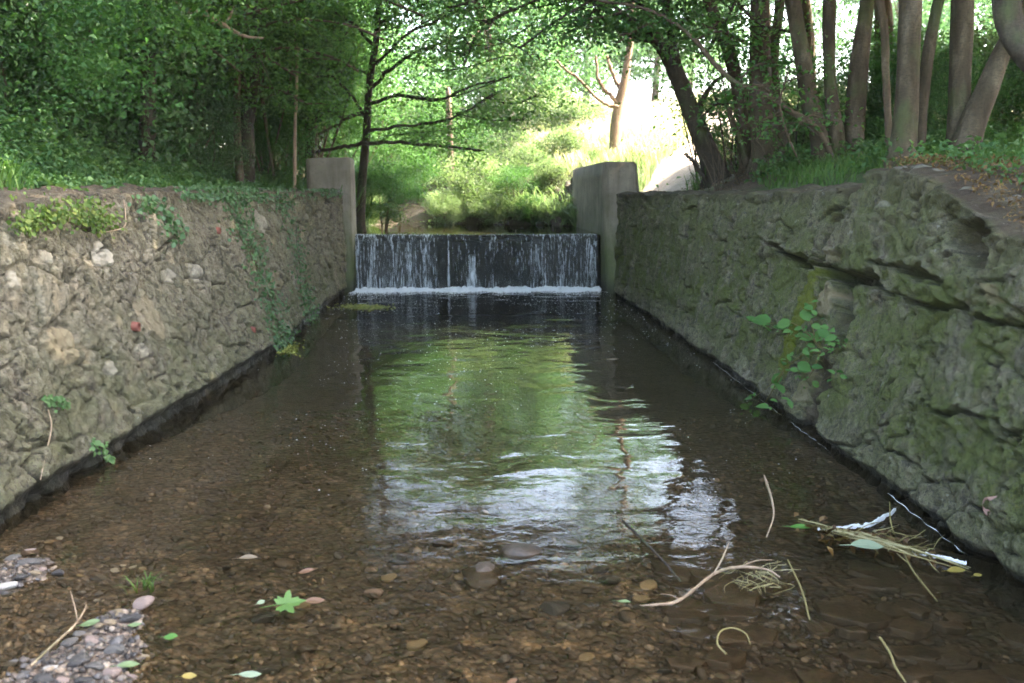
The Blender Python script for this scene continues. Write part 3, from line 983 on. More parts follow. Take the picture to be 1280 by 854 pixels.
wf = empty('waterfall', (0, WY - .05, 0)); tag(wf, 'thin curtain of white water streaks falling over the dark weir', 'waterfall')
fx = np.linspace(-2.22, 2.17, 620)
for layer in range(2):
    tt = np.concatenate([[-.14, -.05], np.linspace(0, 1, 26)])
    FX, FT = np.meshgrid(fx, tt, indexing='ij')
    fz = np.where(FT < 0, LIP + .022, LIP + .022 - FT ** 1.15 * (LIP + .05))
    out = np.where(FT < 0, .35 * FT + .0, .10 * np.sqrt(np.maximum(FT, 0))) + layer * .035 * np.maximum(FT, 0)
    rid = .022 * (fbm(FX * 26 + layer * 40, FT * .9, 600 + layer) - .5) * np.clip(FT * 3, 0, 1)
    fy = WY + .0 - out - rid
    band = .5 + .55 * (np.interp(FX, [-2.3, -1.9, -1.2, -.82, -.62, -.45, -.2, .1, .6, 1.0, 1.6, 2.0, 2.2],
                                 [.75, .8, .65, .72, .28, .32, .36, .28, .25, .6, .66, .68, .5]) - .5)
    band = band + .55 * np.exp(-((FX + .09 - .03 * FT) / (.03 + .05 * FT)) ** 2) * sstep(.35, .5, FT)
    band = band + .5 * np.exp(-((FX + .51) / .02) ** 2)
    band = band + .25 * np.exp(-((FT - .0) / .05) ** 2) + .12 * sstep(.75, 1, FT) - .1 * layer
    mk('water_sheet', np.stack([FX, fy, fz], 2).reshape(-1, 3), grid_faces(*FX.shape)[:, ::-1], M['fall'], wf, True, {'band': band.ravel()})

# rock / pebble templates
import bmesh


def ico(sub):
    bm = bmesh.new(); bmesh.ops.create_icosphere(bm, subdivisions=sub, radius=1)
    V = np.array([v.co[:] for v in bm.verts]); Fs = np.array([[v.index for v in f.verts] for f in bm.faces]); bm.free()
    return V, Fs


I1 = ico(1); I2 = ico(2); I3 = ico(3)


def rock_shape(base, seed, facet=.5, dims=(1, 1, .6)):
    V, Fs = base
    rng = np.random.default_rng(seed)
    P = V.copy()
    for k in range(7):
        n = unit(rng.normal(size=3)); d = rng.uniform(.55, .92)
        s = P @ n
        P = P - np.maximum(0, s - d)[:, None] * n * (facet + .35)
    P *= 1 + .12 * (fbm(V[:, 0] * 2 + seed, V[:, 1] * 2 + V[:, 2] * 1.7, seed)[:, None] - .5)
    return P * np.array(dims)


def scatter_rocks(acc, C, S, rng, base=I1, flat=.6, tint=None, seeds=12):
    shapes = [rock_shape(base, 900 + k, .62, (1, .75 + .05 * (k % 5), flat * (.8 + .05 * (k % 7)))) for k in range(seeds)]
    Fs = base[1]
    n = len(C); idx = rng.integers(0, seeds, n); a = rng.uniform(0, 6.28, n)
    tl = rng.normal(0, .18, (n, 2))
    tint = rng.uniform(0, 1, n) if tint is None else tint
    for k in range(seeds):
        m = np.where(idx == k)[0]
        if len(m) == 0: continue
        sh = shapes[k]; ca, sa = np.cos(a[m]), np.sin(a[m])
        x = sh[None, :, 0] * ca[:, None] - sh[None, :, 1] * sa[:, None]
        y = sh[None, :, 0] * sa[:, None] + sh[None, :, 1] * ca[:, None]
        z = sh[None, :, 2] + x * tl[m, 0][:, None] + y * tl[m, 1][:, None]
        V = np.stack([x, y, z], 2) * S[m][:, None, None] + C[m][:, None, :]
        nv = len(sh)
        FF = (Fs[None] + (np.arange(len(m)) * nv)[:, None, None]).reshape(-1, 3)
        acc.add(V.reshape(-1, 3), FF, np.repeat(tint[m], nv))


# fine gravel of the bed: nobody could count it
rng = np.random.default_rng(3)
n = 24000
gx = rng.uniform(-2.7, 2.7, n); gy = 2.7 + 5.3 * rng.uniform(0, 1, n) ** 1.6
keep = (fbm(gx * 1.5, gy * 1.5, 430) + .30 * (gx < .9) - .1 * (gx > .9) > .42)
gx, gy = gx[keep], gy[keep]
sz = .0035 + .014 * rng.uniform(0, 1, len(gx)) ** 2.4 + .022 * rng.uniform(.3, 1, len(gx)) * (rng.uniform(0, 1, len(gx)) > .93)
acc = Acc()
scatter_rocks(acc, np.stack([gx, gy, bedz(gx, gy) + sz * .25], 1), sz, rng, I1, .55, tint=rng.beta(1.7, 2.1, len(gx)) * .98)
# pebbles of the dry bar
m_ = 4200
bu = rng.uniform(-150, 215, m_); bv = rng.uniform(665, 900, m_)
pp = np.array([at_z(u, v, 0) for u, v in zip(bu, bv)])
zz = bedz(pp[:, 0], pp[:, 1]); kk = (zz > -.05 + .07 * rng.uniform(-1, 1, m_)) & (pp[:, 0] > xl_base(pp[:, 1]) + .04)
pp = pp[kk]; zz = zz[kk]
sz = .005 + .016 * rng.uniform(0, 1, len(pp)) ** 2
pp[:, 2] = zz + sz * .2
scatter_rocks(acc, pp, sz, rng, I2, .6, tint=rng.beta(1.5, 1.8, len(pp)))
o = acc.build('gravel', M['pebble'], smooth=True); tag(o, kind='stuff')

# foam under the fall and flecks drifting on the pool
acc = Acc()
n = 5200
fx_ = rng.uniform(-2.22, 2.2, n); fy_ = WY - .10 - np.abs(rng.normal(0, .42, n)) * (.15 + 1.9 * fbm(fx_ * 2.6, fx_ * 0, 77) ** 1.6)
s_ = .010 + .05 * rng.uniform(0, 1, n) ** 2.2; s_ *= (.35 + 1.2 * fbm(fx_ * 5, fx_ * 0 + 3, 79)) * np.clip(1.1 - (WY - .12 - fy_) * 1.5, .16, 1)
scatter_rocks(acc, np.stack([fx_, fy_, s_ * .3], 1), s_, rng, I1, .75)
n = 500
fx_ = rng.uniform(-2.25, 2.3, n); fy_ = WY - .3 - np.abs(rng.normal(0, .35, n)); s_ = rng.uniform(.004, .014, n)
scatter_rocks(acc, np.stack([fx_, fy_, s_ * .05 + .001], 1), s_, rng, I1, .3)
o = acc.build('foam', M['foam']); tag(o, kind='stuff')
acc = Acc()
n = 3600
uu = rng.uniform(-2.4, 2.4, n); vv = 4.6 + 11.6 * rng.uniform(0, 1, n) ** .8
kk = (fbm(uu * 1.1, vv * .5, 78) > .43) & (uu > xl_base(vv) + .05) & (uu < xr_base(vv) - .05)
uu, vv = uu[kk], vv[kk]
s_ = (.0018 + .0055 * rng.uniform(0, 1, len(uu)) ** 3) * np.interp(vv, [3, 16], [1, 1.9])
scatter_rocks(acc, np.stack([uu, vv, s_ * .1], 1), s_, rng, I1, .35)
# thin pale lines imitating sky glint along the foot of the mossy wall
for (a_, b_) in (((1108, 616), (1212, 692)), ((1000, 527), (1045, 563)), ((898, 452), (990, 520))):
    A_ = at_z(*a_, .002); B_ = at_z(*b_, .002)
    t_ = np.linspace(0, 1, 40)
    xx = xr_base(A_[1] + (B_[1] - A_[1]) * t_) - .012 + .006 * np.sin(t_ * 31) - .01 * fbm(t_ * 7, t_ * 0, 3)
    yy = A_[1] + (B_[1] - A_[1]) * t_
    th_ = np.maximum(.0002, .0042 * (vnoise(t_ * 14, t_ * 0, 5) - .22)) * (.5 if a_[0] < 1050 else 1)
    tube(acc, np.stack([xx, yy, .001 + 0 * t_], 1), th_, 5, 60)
o = acc.build('foam_flecks_and_glints', M['plastic']); tag(o, kind='stuff')

# ------------------------------------------------------------------ single stones
def stone_mesh(name, mat, seed, dims=(1, .75, .55), base=I3):
    V = rock_shape(base, seed, .55, dims)
    o = mk(name, V, base[1], M[mat], None, True)
    try:
        o.data.shade_smooth() if hasattr(o.data, 'shade_smooth') else None
    except Exception:
        pass
    return o


PROT = {}
def stone(u, v, w, h, mat, label, group=None, z=None, name='stone', rot=None, tall=.6, cat='stone'):
    key = (mat, random.randrange(3))
    if key not in PROT:
        o = stone_mesh(name, mat, 700 + len(PROT) * 13, (1, 1, 1)); PROT[key] = o
    else:
        o = PROT[key].copy(); COL.objects.link(o); o.name = name
        for k in list(o.keys()): del o[k]
    p0 = at_z(u, v, 0)
    zb = float(bedz(p0[0], p0[1])) if z is None else z
    p0 = at_z(u, v, zb + .005)
    d = np.hypot(p0[1], CAMZ)
    sx = w / 2 * d / F; sz = max(.42 * sx, h / 2 * d / F * tall); sy = sx * random.uniform(.55, .9)
    o.location = (p0[0], p0[1], zb + sz * .45)
    o.scale = (sx, sy, sz)
    o.rotation_euler = (random.uniform(-.35, .35), random.uniform(-.3, .3), random.uniform(-.5, .5) if rot is None else rot)
    tag(o, label, cat, group)
    return o


GB = 'stones of the gravel bar by the ivy hung wall'
stone(37, 705, 28, 11, 'stone_grey', 'long grey stone lying on the gravel bar by the wall foot')
stone(37, 691, 21, 10, 'stone_pink', 'pale pink flat stone beside the long grey stone')
stone(62, 678, 13, 9, 'stone_ochre', 'small ochre stone at the upper edge of the gravel bar')
stone(15, 700, 24, 13, 'stone_grey', 'grey stone at the photo edge beside the long grey stone')
stone(9, 733, 24, 11, 'stone_pale', 'pale slab of stone at the photo edge of the gravel bar')
stone(72, 718, 22, 14, 'stone_dark', 'dark maroon stone at the gravel bar above the forked twig')
stone(44, 716, 15, 10, 'stone_ochre', 'ochre pebble in front of the long grey stone')
stone(125, 724, 21, 13, 'stone_grey', 'blue grey stone alone in shallow water near the gravel bar')
stone(144, 713, 12, 9, 'stone_pale', 'pale pebble right of the blue grey stone in the shallows')
stone(100, 720, 12, 9, 'stone_ochre', 'small ochre pebble left of the blue grey stone')
stone(166, 740, 16, 11, 'stone_ochre', 'flat ochre stone beside a weed tuft in the shallows')
stone(163, 774, 26, 17, 'stone_dark', 'dark stone under the pink wedge stone')
o = stone(178, 763, 29, 18, 'stone_pink', 'pink wedge shaped stone resting on a dark stone'); o.location.z += .028
stone(146, 768, 24, 10, 'stone_ochre', 'long ochre stone left of the pink wedge stone')
stone(121, 750, 10, 8, 'stone_pale', 'small pale pebble between the forked twig and the blue grey stone')
stone(97, 829, 34, 20, 'stone_dark', 'largest dark stone on the gravel bar below the forked twig')
stone(64, 836, 19, 15, 'stone_pale', 'white grey stone below the thick end of the forked twig')
stone(143, 814, 27, 17, 'stone_grey', 'lilac grey stone beside the pale leaf on the gravel bar')
stone(140, 842, 22, 24, 'stone_pink', 'upright pink stone at the bottom edge of the gravel bar')
stone(181, 823, 15, 13, 'stone_ochre', 'tan stone right of the pale green leaf at the bar edge')
for (u, v, w, h, mt) in ((98, 794, 20, 12, 'stone_grey'), (84, 806, 26, 16, 'stone_grey'), (118, 834, 24, 15, 'stone_grey'), (12, 832, 22, 12, 'stone_grey'), (30, 845, 20, 14, 'stone_grey')):
    stone(u, v, w, h, mt, 'grey stone of the gravel bar near the forked twig', GB)
for (u, v, w, h, mt) in ((115, 804, 26, 14, 'stone_pink'), (166, 846, 17, 12, 'stone_pink'), (78, 851, 17, 11, 'stone_pink'), (52, 712, 12, 9, 'stone_pink')):
    stone(u, v, w, h, mt, 'pinkish stone among the grey stones of the gravel bar', GB)
for (u, v, w, h, mt) in ((55, 850, 26, 14, 'stone_dark'), (105, 851, 22, 13, 'stone_dark'), (6, 743, 18, 12, 'stone_dark'), (25, 722, 18, 12, 'stone_dark')):
    stone(u, v, w, h, mt, 'blackish stone at the edge of the gravel bar', GB)
for (u, v, w, h, mt) in ((75, 673, 10, 8, 'stone_pale'), (166, 709, 11, 8, 'stone_pale'), (155, 707, 10, 7, 'stone_pale'), (125, 812, 10, 7, 'stone_pale'), (152, 833, 12, 9, 'stone_pale'), (124, 782, 14, 8, 'stone_ochre'), (138, 778, 16, 9, 'stone_ochre')):
    stone(u, v, w, h, mt, 'small pale pebble on the gravel bar', GB)
SUB = 'stones lying under the shallow water'
stone(810, 733, 24, 15, 'stone_ochre', 'ochre stone under water beside the tip of the pale branch')
stone(693, 762, 38, 20, 'stone_dark', 'round black stone under water in midstream')
stone(466, 743, 26, 16, 'stone_pink', 'pinkish stone in the shallows right of the maple leaf')
stone(652, 697, 62, 22, 'slab', 'broad brown rock under water below the bright reflection')
stone(600, 725, 54, 16, 'slab', 'flat brown stone under water below and left of the broad brown rock')
rr = random.Random(9)
SLABS = []
for k in range(6):
    q = random.Random(60 + k); m = q.choice([4, 5, 6]); V = []; an = sorted(q.uniform(-.35, .35) + 6.283 * i / m for i in range(m))
    out = []
    for i in range(m):   # rough straight edges between corners
        r0, r1 = q.uniform(.75, 1.1), q.uniform(.75, 1.1)
        out.append((math.cos(an[i]) * r0, math.sin(an[i]) * r0))
    ring = []
    for i in range(m):
        a_, b_ = np.array(out[i]), np.array(out[(i + 1) % m])
        for t in (0, .2, .4, .6, .8): ring.append(a_ * (1 - t) + b_ * t + np.array([q.uniform(-.04, .04), q.uniform(-.04, .04)]))
    ring = np.array(ring); mm = len(ring); V = []
    for (sc_, z_) in ((1.04, -1), (1.0, .6), (.96, .9), (.6, 1.0), (.25, 1.05)):
        for (x_, y_) in ring: V.append((x_ * sc_, y_ * sc_, z_ + (.35 * (float(fbm(x_ * sc_ * 3 + k, y_ * sc_ * 3, 77)) - .5) if z_ > 0 else 0)))
    V.append((0, 0, 1.05)); V = np.array(V)
    i = np.arange(4 * mm); q_ = i // mm; c_ = i % mm
    Fq = np.stack([q_ * mm + c_, q_ * mm + (c_ + 1) % mm, (q_ + 1) * mm + (c_ + 1) % mm, (q_ + 1) * mm + c_], 1)
    Tq = np.stack([4 * mm + np.arange(mm), 4 * mm + (np.arange(mm) + 1) % mm, np.full(mm, 5 * mm)], 1)
    SLABS.append((V, [Fq, Tq]))
SLAB_ME = []
for k in range(64):   # flat brown slabs of the right-hand bed
    u = rr.uniform(840, 1330); v = rr.uniform(700, 880)
    p_ = at_z(u, v, -.08)
    if p_[0] > xr_base(p_[1]) - .1: continue
    w = rr.uniform(40, 105); zb = float(bedz(p_[0], p_[1])); p_ = at_z(u, v, zb)
    if len(SLAB_ME) < 6:
        o = mk('flat_stone', SLABS[len(SLAB_ME)][0], SLABS[len(SLAB_ME)][1], M['slab']); SLAB_ME.append(o.data)
    else:
        o = bpy.data.objects.new('flat_stone', SLAB_ME[k % 6]); COL.objects.link(o)
    sx = w / 2 * np.hypot(p_[1], CAMZ) / F
    o.location = (p_[0], p_[1], zb + rr.uniform(.0, .016)); o.scale = (sx, sx * rr.uniform(.6, .9), rr.uniform(.014, .028))
    o.rotation_euler = (rr.uniform(-.05, .12), rr.uniform(-.08, .08), rr.uniform(-.5, .5))
    tag(o, 'flat brown slab of the dark bed under water by the mossy wall', 'stone', SUB)
for k in range(34):
    u = rr.uniform(330, 1000); v = rr.uniform(665, 860)
    w = rr.uniform(14, 34)
    stone(u, v, w, w * .55, rr.choice(['slab', 'stone_dark', 'slab', 'stone_dark', 'stone_ochre']), 'brown or dark cobble under the clear shallow water in midstream', SUB, name='cobble')


# ------------------------------------------------------------------ fallen leaves, twigs, drift
def leaf_obj(u, v, w, mat, label, ang=0., aspect=.55, z=.004, shape='plain', name='fallen_leaf'):
    p0 = at_z(u, v, 0)
    z = max(z + .19 * w * np.hypot(p0[1], CAMZ) / F * aspect, float(bedz(p0[0], p0[1])) + .022)
    p0 = at_z(u, v, z); d = np.hypot(p0[1], CAMZ)
    L = w * d / F
    acc = Acc()
    if shape == 'plain':
        pr = [(-.5, 0), (-.36, .5), (-.12, .92), (.1, 1), (.3, .74), (.45, .3), (.55, 0)]
        pts = [(x, y * aspect * .5) for x, y in pr] + [(x, -y * aspect * .5) for x, y in pr[-2:0:-1]]
    else:  # lobed maple leaf
        pts = []
        for k, (a, r) in enumerate([(-180, .16), (-165, .40), (-140, .62), (-128, .50), (-118, .64), (-98, .38), (-84, .66), (-72, .86), (-60, .62), (-44, .40), (-28, .66), (-16, .62), (0, .92), (16, .62), (28, .66), (44, .40), (60, .62), (72, .86), (84, .66), (98, .38), (118, .64), (128, .50), (140, .62), (165, .40)]):
            pts.append((r * math.cos(math.radians(a)) * .8, r * math.sin(math.radians(a)) * .8))
    pts = np.array(pts); ca, sa = math.cos(ang), math.sin(ang)
    m = len(pts); V = []
    for rr_ in (0., .55, 1.0):
        for (x, y) in pts:
            zz = .25 * y * rr_ * (1 if math.cos(ang) > 0 else -1) + .06 * (abs(y) * rr_ / (aspect * .5 + .2)) + .05 * math.sin(4 * x * rr_ + u) * rr_ * .5
            X = x * rr_; Yy = y * rr_
            V.append((p0[0] + L * (X * ca - Yy * sa), p0[1] + L * (X * sa + Yy * ca) * 1.0, z + L * zz))
    V = np.array(V); i = np.arange(2 * m); q = i // m; c = i % m
    Fq = np.stack([q * m + c, q * m + (c + 1) % m, (q + 1) * m + (c + 1) % m, (q + 1) * m + c], 1)
    acc.add(V, Fq, .5)
    e = np.array([p0[0] - L * .45 * ca, p0[1] - L * .45 * sa, z + .001])
    st = np.array([p0[0] - L * .85 * ca, p0[1] - L * .85 * sa - L * .05, z + .002])
    tube(acc, [np.array([p0[0], p0[1], z + L * .02]), e, st], [L * .012, L * .014, L * .01], 5, 8, a=.9)
    o = acc.build(name, M['fl_' + mat], origin=p0)
    tag(o, label, 'leaf')
    return o


leaf_obj(357, 755, 34, 'maple', 'green lobed maple leaf floating in the shallows', .3, shape='maple', z=.006)
leaf_obj(393, 751, 24, 'orange', 'orange brown leaf touching the green maple leaf', .2, .5)
leaf_obj(326, 753, 12, 'white_green', 'small pale leaf left of the green maple leaf', 1, .6)
leaf_obj(213, 796, 16, 'green', 'small bright green oval leaf right of the gravel bar', .1, .7)
leaf_obj(113, 779, 24, 'pale_green', 'pale green leaf by the fork of the twig on the gravel bar', .5, .45)
leaf_obj(160, 831, 24, 'pale_green', 'pale green leaf lying beside the lilac grey stone', .2, .45)
leaf_obj(168, 781, 15, 'pale_green', 'small pale leaf below the pink wedge stone', .3, .5)
leaf_obj(236, 845, 17, 'yellow', 'yellow leaf in the water at the bottom photo edge', .1, .6)
leaf_obj(312, 843, 26, 'white_green', 'half white half green leaf at the bottom photo edge', 0, .4)
leaf_obj(780, 752, 16, 'pale_green', 'small green leaf near the tip of the pale branch', -.2, .35)
leaf_obj(640, 852, 15, 'orange', 'small orange leaf near the bottom middle of the photo', .6, .5)
leaf_obj(1000, 659, 26, 'green', 'dull green leaf at the head of the floating drift', -.2, .4)
leaf_obj(1195, 713, 24, 'yellow', 'yellow leaf in the water between drift and mossy wall', .1, .5)
leaf_obj(1222, 719, 14, 'yellow', 'small yellow leaf right beside the mossy wall foot', .4, .5)
leaf_obj(765, 449, 17, 'tan', 'tan leaf floating in midpool toward the weir', .1, .3)
leaf_obj(310, 697, 22, 'tan', 'tan leaf sunk in the shallows near the wall shadow', .2, .4)
leaf_obj(383, 714, 20, 'orange', 'brown leaf above and right of the green maple leaf', .5, .45)


def zpx(pts, z=.01):
    zs = np.interp(np.linspace(0, 1, len(pts)), np.linspace(0, 1, len(z)), z) if not np.isscalar(z) else np.full(len(pts), z)
    P = np.array([at_z(q[0], q[1], zz) for q, zz in zip(pts, zs)])
    r = np.array([q[2] * .30 * np.hypot(p_[1], CAMZ) / F for q, p_ in zip(pts, P)])
    return P, r


def twig(name, lines, mat, label, cat='twig', tint=.5):
    acc = Acc(); o0 = None
    for pts, z in lines:
        P, r = zpx(pts, z)
        if o0 is None: o0 = P[0]
        tube(acc, P, r, 7, 6 * len(P), .25, a=tint, seed=len(lines))
    o = acc.build(name, M[mat], origin=o0); tag(o, label, cat)
    return o


twig('forked_twig', [([(38, 833, 5), (70, 803, 5), (92, 783, 4.5), (105, 764, 3.5), (108, 756, 2.5)], [.05, .05, .045, .04, .04]),
                     ([(97, 776, 3), (93, 757, 3), (88, 739, 2)], [.05, .06, .07])], 'twig', 'reddish forked twig lying on the gravel bar')
twig('drift_branch', [([(800, 757, 2), (820, 756, 6), (850, 750, 7), (893, 717, 7), (925, 709, 7), (958, 712, 5), (975, 722, 3)], [.0, .012, .02, .03, .03, .02, .0]),
                      ([(893, 716, 4), (903, 698, 3.5), (911, 679, 2)], [.03, .09, .13]),
                      ([(925, 709, 4), (945, 701, 3), (965, 700, 2)], [.02, .03, .03]), ([(850, 750, 3), (838, 744, 2), (826, 743, 1.5)], [.02, .02, .01])],
     'twig', 'pale bare branch floating in the shallows', 'branch')
twig('reed_stalk', [([(958, 672, 3), (967, 645, 4), (964, 622, 5), (957, 600, 5), (955, 594, 2)], [.0, .04, .09, .13, .14])], 'twig', 'pale reed stalk standing up out of the water')
twig('sunken_stick', [([(778, 650, 4), (800, 672, 5), (830, 702, 5), (851, 727, 4)], [.003, .004, .004, .0])], 'bark_dark', 'thin black stick lying in the water left of the branch', 'stick')
twig('drifting_weed', [([(1100, 797, 5), (1112, 815, 5), (1120, 835, 5), (1132, 853, 4)], [.01, .012, .01, .005])], 'stem', 'pale green water weed stem near the bottom photo edge', 'weed')
twig('weed_loop', [([(908, 818, 4), (897, 805, 4), (900, 790, 4), (915, 785, 3), (932, 792, 3), (938, 806, 2)], [.0, .02, .03, .03, .02, .0])], 'stem', 'curled weed stem looping at the surface below the pale branch', 'weed')
twig('sunken_stick', [([(985, 700, 3), (1003, 740, 4), (1012, 775, 3)], [.005, .006, .0])], 'stem', 'green weed stalk drifting right of the pale branch', 'weed')

# drift: mat of stems with a leaf and a ribbon of scum
dr_root = empty('drift_clump', at_z(1090, 675, 0)); tag(dr_root, 'clump of dead stems and white scum floating by the mossy wall', 'driftwood')
acc = Acc(); rg = random.Random(4)
for k in range(48):
    t0 = rg.uniform(0, .6); t1 = t0 + rg.uniform(.25, .6)
    def base(t, j): return (np.interp(t, [0, .3, .6, 1, 1.2], [1022, 1075, 1125, 1185, 1205]) + j * 3, np.interp(t, [0, .3, .6, 1, 1.2], [661, 672, 682, 700, 706]) + j)
    j0, j1 = rg.gauss(0, 12), rg.gauss(0, 11)
    tm = (t0 + t1) / 2
    P, r = zpx([(*base(t0, j0), 1.2 + rg.random() * 2), (*base(tm, (j0 + j1) / 2 + rg.uniform(-4, 4)), 2 + rg.random() * 1.5), (*base(t1, j1), 1)], [.005 + .03 * rg.random(), .012 + .035 * rg.random(), .004])
    tube(acc, P, r, 5, 9, .2, a=rg.uniform(.1, 1))
for k in range(60):
    u, v = rg.gauss(1095, 36), 0; v = np.interp(u, [1022, 1075, 1125, 1185], [661, 671, 681, 699]) + rg.gauss(0, 6); L_ = rg.uniform(6, 20); a_ = rg.uniform(-1.2, 1.2)
    P, r = zpx([(u, v, 1.5), (u + L_ * math.cos(a_), v + .5 * L_ * math.sin(a_) + rg.uniform(-3, 3), 2.2), (u + 2 * L_ * math.cos(a_), v + L_ * math.sin(a_), 1)], [.03 * rg.random(), .012 + .04 * rg.random(), .004])
    tube(acc, P, r, 5, 9, .2, a=rg.uniform(.0, .8))
P, r = zpx([(1118, 668, 3), (1113, 650, 3), (1112, 627, 2)], [.02, .08, .14]); tube(acc, P, r, 5, 8, a=.3)
P, r = zpx([(1128, 688, 4), (1140, 712, 4), (1158, 735, 4), (1172, 752, 2)], [.01, .006, .005, .003]); tube(acc, P, r, 6, 12, a=.25)
acc.build('stem_mat', M['stem'], dr_root)
acc = Acc(); nb = 260
uu = R.normal(1085, 40, nb); vv = np.interp(uu, [1000, 1022, 1075, 1125, 1185], [657, 662, 673, 682, 699]) + R.normal(0, 5, nb)
leaves(acc, np.array([at_z(a, b_, .012) for a, b_ in zip(uu, vv)]), .05, 1.2, .5, R.uniform(0, 1, nb), .1)
acc.build('dead_leaves', M['seed'], dr_root)
acc = Acc()
for (pl, wd) in (([(1022, 663), (1050, 661), (1085, 657), (1105, 648), (1120, 638)], .022), ([(1140, 692), (1165, 697), (1190, 702), (1208, 705)], .007)):
    c_ = spline(np.array([at_z(u, v, .012) for u, v in pl]), 60)
    tq = np.linspace(0, 1, 60); hw = wd * (.35 + 1.1 * fbm(tq * 7, tq * 0, 31)) * np.sin(np.pi * np.clip(tq * .9 + .08, 0, 1)) ** .4
    off = np.linspace(-1, 1, 9)
    V = c_[:, None, :] + np.array([.25, 1, 0])[None, None] * (off[None, :, None] * hw[:, None, None])
    V[:, :, 2] += .016 * (1 - off[None] ** 2) + .03 * (fbm(V[:, :, 0] * 34, V[:, :, 1] * 34, 32) - .5)
    acc.add(V.reshape(-1, 3), grid_faces(60, 9)[:, ::-1])
acc.build('scum', M['plastic'], dr_root)
leaf_obj(1083, 682, 40, 'white_green', 'broad pale green leaf caught on the floating drift clump', -.1, .5, z=.04)
# fibres caught on the pale branch
acc = Acc()
for k in range(40):
    u, v = rg.uniform(920, 985), rg.uniform(702, 735)
    P, r = zpx([(u, v, 1.3), (u + rg.uniform(-18, 18), v + rg.uniform(-6, 10), 1.6), (u + rg.uniform(-26, 26), v + rg.uniform(-8, 22), .8)], [.02 * rg.random() + .004, .03 * rg.random(), .003])
    tube(acc, P, r, 4, 7, .2, a=rg.uniform(.4, 1))
o = acc.build('drift_fibres', M['stem'], origin=at_z(950, 715, 0)); tag(o, 'tangle of pale fibres snagged on the bare branch', 'weed')
acc = Acc()
nw = 500
uu = 455 + R.normal(0, 15, nw); vv = 384 + R.normal(0, 1.5, nw) + (uu - 455) * .03
leaves(acc, np.array([at_z(a, b_, .005) for a, b_ in zip(uu, vv)]), .05, 2.5, .5, .55)
o = acc.build('floating_weed', M['weed'], origin=at_z(455, 384, 0)); tag(o, 'patch of yellow weed floating below the weir', 'weed')
acc = Acc()
uu = 362 + R.normal(0, 7, 120); vv = 436 + R.normal(0, 4, 120)
leaves(acc, np.array([at_z(a, b_, .006) for a, b_ in zip(uu, vv)]), .04, 2.5, .5, .6)
o = acc.build('floating_weed', M['weed'], origin=at_z(362, 436, 0)); tag(o, 'small weed patch floating at the foot of the ivy trail', 'weed')
acc = Acc(); c0 = at_z(178, 737, -.02); blades(acc, c0 + R.normal(size=(26, 3)) * [.03, .03, 0], .07, .003, 1.2, .6)
o = acc.build('weed_tuft', M['grass'], origin=c0); tag(o, 'little green weed tuft beside the flat ochre stone', 'weed')

# ------------------------------------------------------------------ plants on the walls
def wall_leaves(name, side, poly, n, size, mat, label, spread=12, cat='ivy', stems=True, lift=.035, tint=.5, hang=.5):
    """leaves over a pixel polyline on a wall face"""
    acc = Acc(); sa = Acc()
    poly = np.array(poly, float)
    tt = R.uniform(0, len(poly) - 1.0001, n); i = tt.astype(int); f = (tt - i)[:, None]
    c = poly[i] * (1 - f) + poly[i + 1] * f
    u = c[:, 0] + R.normal(0, 1, n) * c[:, 2] * .5; v = c[:, 1] + R.normal(0, 1, n) * c[:, 2] * .3
    P = []
    for a, b_ in zip(u, v):
        q = on_wall(a, b_, side)
        tz_ = (topl if side < 0 else topr)(q[1])
        if q[2] > tz_:
            q = at_y(a, min(b_, 236), q[1]); q[2] = tz_ + R.uniform(.0, .08); q[0] += side * R.uniform(0, .2)
        P.append(q)
    P = np.array(P); P[:, 0] -= side * (R.uniform(.0, 1, n) ** 1.5 * lift + .012)
    N = np.array([-side * .8, -.25, .55])
    leaves8(acc, P, size * R.uniform(.45, 1.25, n), N + R.normal(size=(n, 3)) * .65, np.array([-side * .2, 0, -1.]), .85, tint)
    root = empty(name, P[np.argmax(P[:, 2])])
    acc.build('foliage', M[mat], root)
    if stems:
        for k in range(4):
            pts = []
            for (a, b_, w) in poly:
                q = on_wall(a + R.normal(0, w * .25), b_, side); q[0] -= side * .012; q[2] = min(q[2], (topl if side < 0 else topr)(q[1]) + .03); pts.append(q)
            tube(sa, pts, np.linspace(.006, .003, len(pts)), 5, 6 * len(pts))
        sa.build('stem', M['bark_brown'], root)
    tag(root, label, cat)


wall_leaves('ivy_trail', -1, [(288, 238, 24), (300, 275, 20), (315, 315, 16), (332, 365, 17), (348, 410, 18), (358, 436, 16)], 1300, .042, 'leaf_ivy', 'longer ivy trail hanging down the grey wall to the water')
wall_leaves('ivy_trail', -1, [(340, 232, 24), (358, 268, 14), (370, 315, 11), (380, 365, 11), (388, 402, 12)], 800, .04, 'leaf_ivy', 'ivy trail hanging nearest the short square pier')
wall_leaves('ivy_clump', -1, [(18, 285, 14), (40, 272, 26), (75, 262, 38), (105, 262, 32), (122, 280, 20)], 900, .034, 'leaf_yellow', 'yellowing ivy clump on the wall top by the bare earth', lift=.08, stems=False)
wall_leaves('ivy_clump', -1, [(170, 245, 16), (190, 258, 22), (208, 275, 16), (216, 300, 10)], 260, .05, 'leaf_ivy', 'small ivy clump spilling over the wall right of the yellowing ivy', lift=.06, stems=False)
wall_leaves('ivy_clump', -1, [(235, 242, 16), (262, 240, 16), (300, 240, 20), (330, 240, 22), (400, 238, 14), (425, 238, 10)], 1700, .042, 'leaf_ivy', 'low ivy fringe creeping along the wall top above the trails', lift=.06, stems=False)
wall_leaves('wall_weed', -1, [(52, 496, 8), (64, 500, 14), (72, 506, 8)], 90, .03, 'leaf_nettle', 'small green weed rooted in the wall face above the bare stem', cat='plant', stems=False, tint=.7)
